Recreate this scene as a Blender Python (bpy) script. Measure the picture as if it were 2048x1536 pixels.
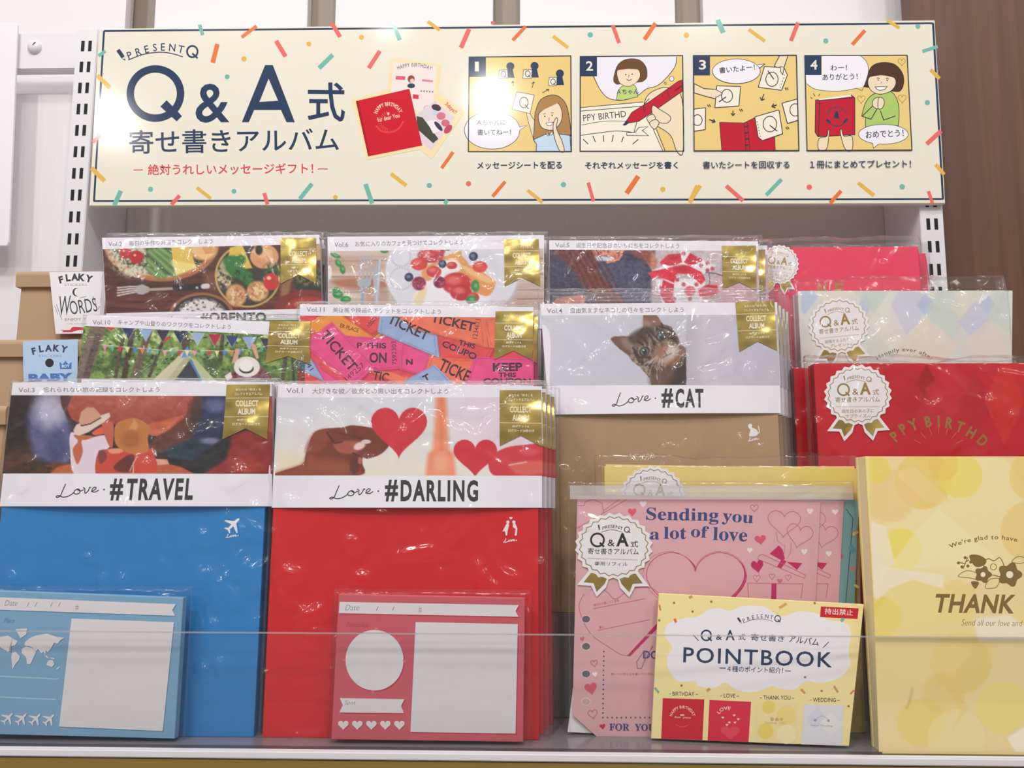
import bpy, math, random
import numpy as np
from math import sin, cos, tan, pi, radians, hypot, atan2

for _o in list(bpy.data.objects):
    bpy.data.objects.remove(_o)
SC = bpy.context.scene
COL = SC.collection

# ------------------------------------------------------------------ camera
FPX = 1640.0                                  # focal length for a 2048 px wide frame
CAM = np.array([0.0, -0.55, 0.153])
def _basis(pitch, yaw, roll):
    p, y, r = map(radians, (pitch, yaw, roll))
    f = np.array([-sin(y) * cos(p), cos(y) * cos(p), sin(p)])
    rt = np.array([cos(y), sin(y), 0.0])
    up = np.cross(rt, f)
    return rt * cos(r) + up * sin(r), up * cos(r) - rt * sin(r), f
RT, UP, FW = _basis(7.0, 1.5, 0.1)
cd = bpy.data.cameras.new('camera')
cd.sensor_fit = 'HORIZONTAL'; cd.sensor_width = 36.0
cd.lens = 36.0 * FPX / 2048.0
cd.clip_start = 0.01
co = bpy.data.objects.new('camera', cd); COL.objects.link(co)
from mathutils import Matrix, Vector
co.matrix_world = Matrix(((RT[0], UP[0], -FW[0], CAM[0]), (RT[1], UP[1], -FW[1], CAM[1]),
                          (RT[2], UP[2], -FW[2], CAM[2]), (0, 0, 0, 1)))
SC.camera = co

# ------------------------------------------------------------------ world, lamps, exposure
SC.view_settings.view_transform = 'Standard'
SC.view_settings.look = 'None'
SC.view_settings.gamma = 1.0
SC.view_settings.use_curve_mapping = False
SC.view_settings.exposure = -0.06
SC.cycles.transparent_max_bounces = 40
SC.cycles.max_bounces = 8
SC.cycles.caustics_reflective = False
SC.cycles.caustics_refractive = False

w = bpy.data.worlds.new('shop_interior'); SC.world = w
w.use_nodes = True
nt = w.node_tree; nt.nodes.clear()
wo = nt.nodes.new('ShaderNodeOutputWorld'); bg = nt.nodes.new('ShaderNodeBackground')
tc = nt.nodes.new('ShaderNodeTexCoord'); sx = nt.nodes.new('ShaderNodeSeparateXYZ')
mr = nt.nodes.new('ShaderNodeMapRange'); rp = nt.nodes.new('ShaderNodeValToRGB')
mr.inputs[1].default_value = -1; mr.inputs[2].default_value = 1
nt.links.new(tc.outputs['Generated'], sx.inputs[0]); nt.links.new(sx.outputs[2], mr.inputs[0])
nt.links.new(mr.outputs[0], rp.inputs[0]); nt.links.new(rp.outputs[0], bg.inputs[0]); nt.links.new(bg.outputs[0], wo.inputs[0])
rp.color_ramp.elements[0].position = 0.0; rp.color_ramp.elements[0].color = (.30, .27, .26, 1)
rp.color_ramp.elements[1].position = 1.0; rp.color_ramp.elements[1].color = (1.0, .98, .98, 1)
_e = rp.color_ramp.elements.new(0.48); _e.color = (.46, .43, .43, 1)
_e = rp.color_ramp.elements.new(0.70); _e.color = (.80, .77, .78, 1)
bg.inputs[1].default_value = 0.62

def lamp(name, loc, power, size, col=(1, .97, .95), aim=(0, 0.05, .25)):
    l = bpy.data.lights.new(name, 'AREA'); l.shape = 'DISK'; l.size = size
    l.energy = power; l.color = col
    o = bpy.data.objects.new(name, l); COL.objects.link(o); o.location = loc
    d = Vector(aim) - Vector(loc)
    o.rotation_euler = d.to_track_quat('-Z', 'Y').to_euler()
    return o
# ceiling spotlights of the shop, in two rows behind and above the viewer, plus small added glint lamps
def mirror(x, y, zc, ys=.165):
    d = RT * (x - 1024) / FPX + UP * (768 - y) / FPX + FW
    p = CAM + d * (ys - CAM[1]) / d[1]; d[1] = -d[1]
    return tuple(float(v) for v in p + d * (zc - p[2]) / d[2])
lamp('ceiling_or_glint_lamp', mirror(215, 238, 1.6), 4.0, .10)       # the two lamps mirrored in the glossy banner
lamp('ceiling_or_glint_lamp', mirror(985, 198, 1.6), 4.0, .10)
lamp('ceiling_or_glint_lamp', (-.90, -1.20, 1.60), 9.2, .14)
lamp('ceiling_or_glint_lamp', (.50, -1.30, 1.60), 8, .14, (1, .95, .90))
lamp('ceiling_or_glint_lamp', (-.15, -.80, 1.70), 6.5, .14)
lamp('ceiling_or_glint_lamp', (1.5, -1.4, 1.6), 3, .14, (1, .93, .86))
for _x, _y in ((-1.7, -.9), (-.45, -1.5), (.2, -1.05), (1.0, -.85), (-.75, -.65)):
    lamp('ceiling_or_glint_lamp', (_x, _y, 1.62), 1.1, .10)  # small extra lamps, added to get more glints on the clear film

# ------------------------------------------------------------------ materials
def lin(c):
    return tuple((v / 255 / 12.92 if v / 255 <= .04045 else ((v / 255 + .055) / 1.055) ** 2.4) for v in c)
MATS = {}
def newmat(name):
    m = bpy.data.materials.new(name); m.use_nodes = True; MATS[name] = m
    return m, m.node_tree, m.node_tree.nodes['Principled BSDF']
def mat_print(name, rough, coat=0.0, bump=0.0):
    m, t, b = newmat(name)
    a = t.nodes.new('ShaderNodeAttribute'); a.attribute_name = 'Col'
    t.links.new(a.outputs['Color'], b.inputs['Base Color'])
    b.inputs['Roughness'].default_value = rough
    b.inputs['Coat Weight'].default_value = coat; b.inputs['Coat Roughness'].default_value = .1
    if bump:
        n = t.nodes.new('ShaderNodeTexNoise'); n.inputs['Scale'].default_value = 900
        bp = t.nodes.new('ShaderNodeBump'); bp.inputs['Strength'].default_value = bump; bp.inputs['Distance'].default_value = .0004
        c = t.nodes.new('ShaderNodeTexCoord')
        t.links.new(c.outputs['Object'], n.inputs['Vector'])
        t.links.new(n.outputs[0], bp.inputs['Height']); t.links.new(bp.outputs[0], b.inputs['Normal'])
    return m
mat_print('paper', .55); mat_print('card', .42); mat_print('lacquer', .10, 0.0); mat_print('kraft', .7, 0, .35)
def mat_plain(name, col, rough=.5, metal=0.0, noise=None, bump=None):
    m, t, b = newmat(name)
    b.inputs['Roughness'].default_value = rough; b.inputs['Metallic'].default_value = metal
    b.inputs['Base Color'].default_value = lin(col) + (1,)
    c = t.nodes.new('ShaderNodeTexCoord')
    if noise:
        sc3, c2 = noise
        mp = t.nodes.new('ShaderNodeMapping'); mp.inputs['Scale'].default_value = sc3
        n = t.nodes.new('ShaderNodeTexNoise'); n.inputs['Scale'].default_value = 1; n.inputs['Detail'].default_value = 4
        r = t.nodes.new('ShaderNodeValToRGB')
        r.color_ramp.elements[0].position = .3; r.color_ramp.elements[1].position = .7
        r.color_ramp.elements[0].color = lin(col) + (1,); r.color_ramp.elements[1].color = lin(c2) + (1,)
        t.links.new(c.outputs['Object'], mp.inputs[0]); t.links.new(mp.outputs[0], n.inputs['Vector'])
        t.links.new(n.outputs[0], r.inputs[0]); t.links.new(r.outputs[0], b.inputs['Base Color'])
    if bump:
        sc3, dist, st = bump
        mp = t.nodes.new('ShaderNodeMapping'); mp.inputs['Scale'].default_value = sc3
        n = t.nodes.new('ShaderNodeTexNoise'); n.inputs['Scale'].default_value = 1; n.inputs['Detail'].default_value = 2
        bp = t.nodes.new('ShaderNodeBump'); bp.inputs['Strength'].default_value = st; bp.inputs['Distance'].default_value = dist
        t.links.new(c.outputs['Object'], mp.inputs[0]); t.links.new(mp.outputs[0], n.inputs['Vector'])
        t.links.new(n.outputs[0], bp.inputs['Height']); t.links.new(bp.outputs[0], b.inputs['Normal'])
    return m
mat_plain('gold', (236, 208, 116), .2, 1.0, bump=((26, 26, 26), .010, .8))
mat_plain('gold_ink', (196, 160, 90), .35, .8)
mat_plain('white_metal', (226, 224, 228), .4)
mat_plain('slot_black', (22, 20, 20), .8)
mat_plain('white_board', (232, 229, 231), .55, bump=((900, 900, 60), .0005, .25))
mat_plain('wall_cloth', (222, 218, 219), .75, bump=((1400, 1400, 25), .0005, .25), noise=((700, 700, 300), (217, 212, 213)))
mat_plain('taupe', (150, 138, 124), .6)
mat_plain('brown_wood', (108, 76, 58), .5, noise=((160, 30, 4), (95, 65, 49)))
mat_plain('grey_shelf', (124, 120, 124), .18)
mat_plain('dark_rail', (78, 76, 80), .4)
mat_plain('riser_grey', (120, 114, 116), .35)
mat_plain('shop_floor', (196, 190, 184), .35)
mat_plain('gold_rail', (176, 150, 84), .28, .7)
def mat_clear(name, rough, ior, gain, haze, bump=None, tint=.985):
    m = bpy.data.materials.new(name); m.use_nodes = True; MATS[name] = m
    t = m.node_tree; t.nodes.clear()
    out = t.nodes.new('ShaderNodeOutputMaterial'); tr = t.nodes.new('ShaderNodeBsdfTransparent')
    tr.inputs[0].default_value = (tint, tint, tint, 1)
    gl = t.nodes.new('ShaderNodeBsdfGlossy'); gl.inputs['Roughness'].default_value = rough
    fr = t.nodes.new('ShaderNodeFresnel')
    ge = t.nodes.new('ShaderNodeNewGeometry'); io = t.nodes.new('ShaderNodeMath'); io.operation = 'MULTIPLY_ADD'   # a thin sheet reflects alike from both sides
    io.inputs[1].default_value = 1 / ior - ior; io.inputs[2].default_value = ior
    t.links.new(ge.outputs['Backfacing'], io.inputs[0]); t.links.new(io.outputs[0], fr.inputs[0])
    mu = t.nodes.new('ShaderNodeMath'); mu.operation = 'MULTIPLY'; mu.inputs[1].default_value = gain; mu.use_clamp = True
    mx = t.nodes.new('ShaderNodeMixShader')
    t.links.new(fr.outputs[0], mu.inputs[0]); t.links.new(mu.outputs[0], mx.inputs[0])
    src = tr.outputs[0]
    if haze:
        df = t.nodes.new('ShaderNodeBsdfDiffuse'); df.inputs[0].default_value = (.9, .9, .92, 1)
        m2 = t.nodes.new('ShaderNodeMixShader'); m2.inputs[0].default_value = haze
        t.links.new(tr.outputs[0], m2.inputs[1]); t.links.new(df.outputs[0], m2.inputs[2]); src = m2.outputs[0]
    t.links.new(src, mx.inputs[1]); t.links.new(gl.outputs[0], mx.inputs[2]); t.links.new(mx.outputs[0], out.inputs[0])
    if bump:
        n = t.nodes.new('ShaderNodeTexNoise'); n.inputs['Scale'].default_value = bump[0]; n.inputs['Detail'].default_value = 1
        c = t.nodes.new('ShaderNodeTexCoord'); bp = t.nodes.new('ShaderNodeBump')
        bp.inputs['Distance'].default_value = bump[1]; bp.inputs['Strength'].default_value = bump[2]
        t.links.new(c.outputs['Object'], n.inputs['Vector']); t.links.new(n.outputs[0], bp.inputs['Height'])
        t.links.new(bp.outputs[0], gl.inputs['Normal']); t.links.new(bp.outputs[0], fr.inputs['Normal'])
mat_clear('film', .15, 1.45, .95, .006, (60, .004, .55))
mat_clear('film_edge', .15, 1.5, 1.3, .10)
mat_clear('acrylic', .03, 1.49, .35, .004, None, .997)
mat_clear('film_milky', .2, 1.5, 1.2, .26, None, .98)
mat_clear('acrylic_edge', .2, 1.5, 1.2, .22, None, .8)

# ------------------------------------------------------------------ planes and crops
CROPS = {'A': (0, 0, .35156), 'B': (680, 0, .35156), 'C': (1350, 0, .34082), 'D': (0, 420, .33203), 'E': (560, 420, .3125),
         'F': (1050, 420, .31738), 'G': (1450, 420, .33862), 'H': (0, 740, .27344), 'I': (520, 740, .29297), 'J': (0, 1140, .27344),
         'K': (480, 1140, .32227), 'L': (1080, 860, .32227), 'M': (1080, 1140, .32227), 'N': (1640, 860, .44013), 'X': (0, 0, 1)}
def px(k, *p):
    ox, oy, s = CROPS[k]
    return [(ox + s * a, oy + s * b) for a, b in p]
class Plane:
    """an upright sheet standing at depth y on height z, leaning back by lean degrees, turned by yaw degrees"""
    def __init__(s, y, z=0.0, lean=0.0, yaw=0.0, x=0.0):
        a, b = radians(lean), radians(yaw)
        s.O = np.array([x, y, z])
        s.U = np.array([cos(b), sin(b), 0.0])
        s.N = np.array([sin(b) * cos(a), -cos(b) * cos(a), sin(a)])
        s.V = np.cross(s.N, s.U)
    def at(s, p, w=0.0):
        d = RT * (p[0] - 1024) / FPX + UP * (768 - p[1]) / FPX + FW
        t = np.dot(s.N, s.O + w * s.N - CAM) / np.dot(s.N, d)
        return CAM + t * d
    def uv(s, p):
        q = s.at(p) - s.O
        return float(q @ s.U), float(q @ s.V)
    def loc(s, u, v, w=0.0):
        return s.O + u * s.U + v * s.V + w * s.N

# ------------------------------------------------------------------ text shapes
_fc = bpy.data.curves.new('lettering', 'FONT')
_fo = bpy.data.objects.new('lettering', _fc); COL.objects.link(_fo)
_tc = {}
def glyphs(s, bold=0.0, space=1.0, res=3):
    k = (s, bold, space, res)
    if k not in _tc:
        _fc.body = s; _fc.offset = bold; _fc.space_character = space; _fc.resolution_u = res; _fc.size = 1
        dg = bpy.context.evaluated_depsgraph_get(); dg.update()
        me = bpy.data.meshes.new_from_object(_fo.evaluated_get(dg))
        v = np.array([x.co[:2] for x in me.vertices]); f = [tuple(p.vertices) for p in me.polygons]
        bpy.data.meshes.remove(me)
        lo, hi = v.min(0), v.max(0)
        _tc[k] = ((v - lo) / (hi - lo), f, float((hi - lo)[0] / (hi - lo)[1]))
    return _tc[k]
def spline(P, n=6):
    P = [np.array(p, float) for p in P]
    out = []
    for i in range(len(P) - 1):
        a, b, c, d = P[max(i - 1, 0)], P[i], P[i + 1], P[min(i + 2, len(P) - 1)]
        for k in range(n):
            t = k / n
            out.append(tuple(.5 * (2 * b + (c - a) * t + (2 * a - 5 * b + 4 * c - d) * t * t + (3 * b - a - 3 * c + d) * t ** 3)))
    out.append(tuple(P[-1]))
    return out
def closed(P, n=5):
    Q = [P[-1]] + list(P) + [P[0], P[1]]
    s = spline(Q, n)
    return s[n:-n - 1]
def heart(cx, cy, wd, ht, ang=0, n=26):
    o = []
    for i in range(n):
        t = 2 * pi * i / n
        x = sin(t) ** 3; y = -(13 * cos(t) - 5 * cos(2 * t) - 2 * cos(3 * t) - cos(4 * t)) / 16.0
        y = (y + .12)
        a = radians(ang)
        X, Y = x * wd / 2, y * ht / 1.85
        o.append((cx + X * cos(a) - Y * sin(a), cy + X * sin(a) + Y * cos(a)))
    return o
def ell(cx, cy, rx, ry=None, ang=0, n=24):
    ry = rx if ry is None else ry; a = radians(ang)
    return [(cx + rx * cos(t) * cos(a) - ry * sin(t) * sin(a), cy + rx * cos(t) * sin(a) + ry * sin(t) * cos(a))
            for t in [2 * pi * i / n for i in range(n)]]
def bar(x0, y0, x1, y1, wd):
    L = hypot(x1 - x0, y1 - y0); nx, ny = -(y1 - y0) / L * wd / 2, (x1 - x0) / L * wd / 2
    return [(x0 + nx, y0 + ny), (x1 + nx, y1 + ny), (x1 - nx, y1 - ny), (x0 - nx, y0 - ny)]
def clip(P, Q):
    """polygon P cut to the convex polygon Q"""
    ar = sum(Q[i][0] * Q[(i + 1) % len(Q)][1] - Q[(i + 1) % len(Q)][0] * Q[i][1] for i in range(len(Q)))
    sg = 1 if ar > 0 else -1
    for i in range(len(Q)):
        a, b = Q[i], Q[(i + 1) % len(Q)]
        sd = lambda p: sg * ((b[0] - a[0]) * (p[1] - a[1]) - (b[1] - a[1]) * (p[0] - a[0]))
        R = []
        for j in range(len(P)):
            p, q = P[j], P[(j + 1) % len(P)]
            dp, dq = sd(p), sd(q)
            if dp >= 0: R.append(p)
            if dp * dq < 0:
                t = dp / (dp - dq); R.append((p[0] + t * (q[0] - p[0]), p[1] + t * (q[1] - p[1])))
        P = R
        if len(P) < 3: return []
    return P

# ------------------------------------------------------------------ mesh collecting
class Art:
    def __init__(s, pl, w=0.0, mat='paper', crop='X'):
        s.pl, s.w, s.mat = pl, w, mat
        s.V, s.F, s.M, s.C = [], [], [], []
        s.slots = []; s.use(crop); s.box = None; s.smooth = []
    def use(s, k): s.cr = CROPS[k]; return s
    def _x(s, p): return (s.cr[0] + s.cr[2] * p[0], s.cr[1] + s.cr[2] * p[1])
    def slot(s, m):
        m = m or s.mat
        if m not in s.slots: s.slots.append(m)
        return s.slots.index(m)
    def add(s, verts, faces, col, mat=None, smooth=False):
        b = len(s.V); k = s.slot(mat); c = lin(col) + (1,) if len(col) == 3 else col
        s.V += [tuple(map(float, v)) for v in verts]; s.C += [c] * len(verts)
        for f in faces:
            s.F.append(tuple(b + i for i in f)); s.M.append(k); s.smooth.append(smooth)
    def up(s, d=1.3e-6): s.w += d
    def poly(s, P, col, mat=None):
        if s.box: P = clip(P, s.box)
        if len(P) < 3: return s
        s.up(); Q = [s.pl.at(s._x(p), s.w) for p in P]
        ar = sum(P[i][0] * P[(i + 1) % len(P)][1] - P[(i + 1) % len(P)][0] * P[i][1] for i in range(len(P)))
        if ar > 0: Q.reverse()
        s.add(Q, [tuple(range(len(Q)))], col, mat); return s
    def line(s, P, wd, col, mat=None, loop=False):
        if s.box:
            for i in range(len(P) - 1 + (1 if loop else 0)):
                s.poly(bar(*P[i], *P[(i + 1) % len(P)], wd), col, mat)
            return s
        s.up(); n = len(P); L, R = [], []
        for i in range(n):
            a = P[(i - 1) % n] if (loop or i) else P[i]; b = P[(i + 1) % n] if (loop or i < n - 1) else P[i]
            c = P[i]
            d1 = (c[0] - a[0], c[1] - a[1]); d2 = (b[0] - c[0], b[1] - c[1])
            l1 = hypot(*d1) or 1; l2 = hypot(*d2) or 1
            tx, ty = d1[0] / l1 + d2[0] / l2, d1[1] / l1 + d2[1] / l2
            l = hypot(tx, ty) or 1
            k = 1.0
            if l1 > 1e-9 and l2 > 1e-9 and d1 != (0, 0) and d2 != (0, 0):
                k = min(2.0, 2.0 / max(l, .6))
            nx, ny = -ty / l * wd / 2 * k, tx / l * wd / 2 * k
            L.append((c[0] + nx, c[1] + ny)); R.append((c[0] - nx, c[1] - ny))
        Q = [s.pl.at(s._x(p), s.w) for p in L + R]
        m = n if loop else n - 1
        s.add(Q, [(i, (i + 1) % n, n + (i + 1) % n, n + i) for i in range(m)], col, mat); return s
    def curve(s, P, wd, col, mat=None): return s.line(spline(P), wd, col, mat)
    def shape(s, P, fill, line=None, wd=6):
        s.poly(P, fill)
        if line: s.line(P, wd, line, loop=True)
        return s
    def dot(s, x, y, r, col, mat=None, ry=None, n=18): return s.poly(ell(x, y, r, ry, n=n), col, mat)
    def ring(s, cx, cy, rx, ry, wd, col, mat=None, n=40): return s.line(ell(cx, cy, rx, ry, n=n), wd, col, mat, loop=True)
    def text(s, t, p0, p1, h, col, mat=None, bold=.008, space=1.0, bulge=0.0, slant=0.0, res=3):
        """t fills the span from p0 to p1 (ends of the lower edge), h high"""
        s.up(); g, f, asp = glyphs(t, bold, space, res)
        dx, dy = p1[0] - p0[0], p1[1] - p0[1]; L = hypot(dx, dy); ux, uy = dx / L, dy / L
        Q = []
        for a, b in g:
            e = b * h + bulge * (1 - (2 * a - 1) ** 2)
            x = a * L + slant * b * h
            Q.append(s.pl.at(s._x((p0[0] + x * ux + e * uy, p0[1] + x * uy - e * ux)), s.w))
        s.add(Q, f, col, mat); return s
    def arc(s, t, cx, cy, r, a0, a1, h, col, mat=None, bold=.01, space=1.12, ry=None):
        """t bent round a circle from a0 to a1 degrees (0 = up, clockwise)"""
        s.up(); ry = ry or r; g, f, asp = glyphs(t, bold, space)
        Q = []
        for p, q in g:
            a = radians(a0 + (a1 - a0) * p)
            Q.append(s.pl.at(s._x((cx + (r + q * h) * sin(a), cy - (ry + q * h) * cos(a))), s.w))
        s.add(Q, f, col, mat); return s
    def slab(s, P, th, col, mat=None, ch=.0003, local=False):
        """a solid sheet: P (px, or local u,v) is its front outline, th its thickness"""
        Q = [tuple(p) for p in P] if local else [s.pl.uv(s._x(p)) for p in P]
        ar = sum(Q[i][0] * Q[(i + 1) % len(Q)][1] - Q[(i + 1) % len(Q)][0] * Q[i][1] for i in range(len(Q)))
        if ar < 0: Q.reverse()
        n = len(Q); In = []
        for i in range(n):
            a, b, c = np.array(Q[i - 1]), np.array(Q[i]), np.array(Q[(i + 1) % n])
            d1 = (b - a) / (np.linalg.norm(b - a) or 1); d2 = (c - b) / (np.linalg.norm(c - b) or 1)
            n1, n2 = np.array([-d1[1], d1[0]]), np.array([-d2[1], d2[0]])
            m = n1 + n2; m = m / max(np.linalg.norm(m) ** 2 / 2, .5)
            In.append(b + m * ch)
        w0 = s.w
        V = [s.pl.loc(*p, w0) for p in In] + [s.pl.loc(*p, w0 - ch) for p in Q] + [s.pl.loc(*p, w0 - th) for p in Q]
        F = [tuple(range(n))] + [(i, n + i, n + (i + 1) % n, (i + 1) % n) for i in range(n)] + \
            [(n + i, 2 * n + i, 2 * n + (i + 1) % n, n + (i + 1) % n) for i in range(n)] + [tuple(range(3 * n - 1, 2 * n - 1, -1))]
        s.add(V, F, col, mat); s.up(1e-5); return s
    def sheet(s, quad, nx, ny, col, mat=None, notch=0.0):
        """a printed sheet as a grid that can be curved; notch cuts a swallowtail out of its foot"""
        s.up(2e-5); tl, tr, br, bl = [np.array(q, float) for q in quad]; V = []
        for j in range(ny + 1):
            for i in range(nx + 1):
                a = i / nx; b = j / ny * (1 - notch * (1 - abs(2 * a - 1)))
                V.append(s.pl.at(s._x((tl * (1 - a) + tr * a) * (1 - b) + (bl * (1 - a) + br * a) * b), s.w))
        s.add(V, [(j * (nx + 1) + i, (j + 1) * (nx + 1) + i, (j + 1) * (nx + 1) + i + 1, j * (nx + 1) + i + 1) for j in range(ny) for i in range(nx)], col, mat, True)
        s.up(1e-5); return s
    def raster(s, quad, step, fn, mat=None):
        """a printed photograph: fn paints a Paint laid over the quad (tl, tr, br, bl)"""
        s.up(2e-5); tl, tr, br, bl = [np.array(q, float) for q in quad]
        nx = int(max(hypot(*(tr - tl)), hypot(*(br - bl))) * s.cr[2] / step) + 1
        ny = int(max(hypot(*(bl - tl)), hypot(*(br - tr))) * s.cr[2] / step) + 1
        a, b = np.meshgrid(np.linspace(0, 1, nx), np.linspace(0, 1, ny))
        A, B = a[..., None], b[..., None]
        G = (tl * (1 - A) + tr * A) * (1 - B) + (bl * (1 - A) + br * A) * B
        pt = Paint(G[..., 0], G[..., 1]); fn(pt)
        c = np.clip(pt.rgb, 0, 255) / 255
        c = np.where(c <= .04045, c / 12.92, ((c + .055) / 1.055) ** 2.4).reshape(-1, 3)
        base = len(s.V); k = s.slot(mat)
        for p in G.reshape(-1, 2): s.V.append(tuple(s.pl.at(s._x(p), s.w)))
        s.C += [(float(r), float(g), float(bb), 1.0) for r, g, bb in c]
        for j in range(ny - 1):
            for i in range(nx - 1):
                q = base + j * nx + i
                s.F.append((q, q + nx, q + nx + 1, q + 1)); s.M.append(k); s.smooth.append(False)
        s.up(1e-5); return s
    def build(s, name, parent=None, origin=None):
        o3 = np.array(parent.location if parent else (origin if origin is not None else (0, 0, 0)), float)
        if parent is not None and parent.parent is not None: o3 = o3 + np.array(parent.parent.location)
        me = bpy.data.meshes.new(name)
        me.from_pydata([tuple(np.array(v) - o3) for v in s.V], [], s.F)
        for m in s.slots: me.materials.append(MATS[m])
        me.polygons.foreach_set('material_index', s.M)
        me.polygons.foreach_set('use_smooth', s.smooth)
        at = me.color_attributes.new('Col', 'FLOAT_COLOR', 'POINT')
        at.data.foreach_set('color', np.array(s.C, dtype=np.float32).ravel())
        me.update()
        ob = bpy.data.objects.new(name, me); COL.objects.link(ob)
        if parent is not None: ob.parent = parent
        else: ob.location = tuple(o3)
        return ob

def vnoise(x, y, seed=0):
    xi, yi = np.floor(x).astype(int), np.floor(y).astype(int); fx, fy = x - xi, y - yi
    def h(a, b):
        n = (a * 374761393 + b * 668265263 + seed * 974711) & 0x7fffffff
        n = ((n ^ (n >> 13)) * 1274126177) & 0x7fffffff
        return ((n ^ (n >> 16)) & 0xffff) / 65535.0
    u, v = fx * fx * (3 - 2 * fx), fy * fy * (3 - 2 * fy)
    return (h(xi, yi) * (1 - u) + h(xi + 1, yi) * u) * (1 - v) + (h(xi, yi + 1) * (1 - u) + h(xi + 1, yi + 1) * u) * v
def fbm(x, y, seed=0, o=4):
    return sum(vnoise(x * 2 ** k, y * 2 ** k, seed + k) * .5 ** (k + 1) for k in range(o)) / (1 - .5 ** o)
class Paint:
    def __init__(s, X, Y): s.X, s.Y = X, Y; s.rgb = np.zeros(X.shape + (3,))
    def flat(s, c): s.rgb[:] = c; return s
    def mix(s, m, c): m = np.clip(m, 0, 1)[..., None]; s.rgb = s.rgb * (1 - m) + np.array(c, float) * m
    def grad(s, p0, c0, p1, c1, mask=None, alpha=1.0):
        d = np.array(p1, float) - p0; t = np.clip(((s.X - p0[0]) * d[0] + (s.Y - p0[1]) * d[1]) / (d @ d), 0, 1)[..., None]
        c = np.array(c0, float) * (1 - t) + np.array(c1, float) * t
        s.mix((np.ones(s.X.shape) if mask is None else mask) * alpha, c); return s
    def mask(s, P, soft=4):
        ins = np.zeros(s.X.shape, bool); d = np.full(s.X.shape, 1e9); n = len(P)
        for i in range(n):
            (x0, y0), (x1, y1) = P[i], P[(i + 1) % n]
            if y0 != y1:
                c = ((y0 > s.Y) != (y1 > s.Y)) & (s.X < (x1 - x0) * (s.Y - y0) / (y1 - y0) + x0); ins ^= c
            dx, dy = x1 - x0, y1 - y0; L = dx * dx + dy * dy or 1
            t = np.clip(((s.X - x0) * dx + (s.Y - y0) * dy) / L, 0, 1)
            d = np.minimum(d, np.hypot(s.X - x0 - t * dx, s.Y - y0 - t * dy))
        return np.clip(np.where(ins, d, -d) / soft + .5, 0, 1)
    def fill(s, P, c, soft=4, a=1.0, tex=None):
        m = s.mask(P, soft) * a
        if tex: m = m * s.tex(*tex)
        s.mix(m, c); return s
    def tex(s, scx, scy, lo=.3, hi=.7, seed=1, o=4):
        return np.clip((fbm(s.X / scx, s.Y / scy, seed, o) - lo) / (hi - lo), 0, 1)
    def fills(s, P, *a, **k): return s.fill(closed(P, 4), *a, **k)
    def blob(s, cx, cy, rx, ry, c, soft=.12, a=1.0, ang=0, tex=None):
        t = radians(ang); x, y = s.X - cx, s.Y - cy
        u, v = x * cos(t) + y * sin(t), -x * sin(t) + y * cos(t)
        m = np.clip((1 - np.hypot(u / rx, v / ry)) / soft + .5, 0, 1) * a
        if tex: m = m * s.tex(*tex)
        s.mix(m, c); return s
    def strk(s, P, wd, c, soft=3, a=1.0):
        d = np.full(s.X.shape, 1e9)
        for (x0, y0), (x1, y1) in zip(P[:-1], P[1:]):
            dx, dy = x1 - x0, y1 - y0; L = dx * dx + dy * dy or 1
            t = np.clip(((s.X - x0) * dx + (s.Y - y0) * dy) / L, 0, 1)
            d = np.minimum(d, np.hypot(s.X - x0 - t * dx, s.Y - y0 - t * dy))
        s.mix(np.clip((wd / 2 - d) / soft + .5, 0, 1) * a, c); return s
    def noise(s, sx, sy, amp, seed=3, mask=None):
        n = (fbm(s.X / sx, s.Y / sy, seed) - .5) * 2 * amp
        s.rgb = s.rgb + (n if mask is None else n * mask)[..., None]; return s

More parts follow.
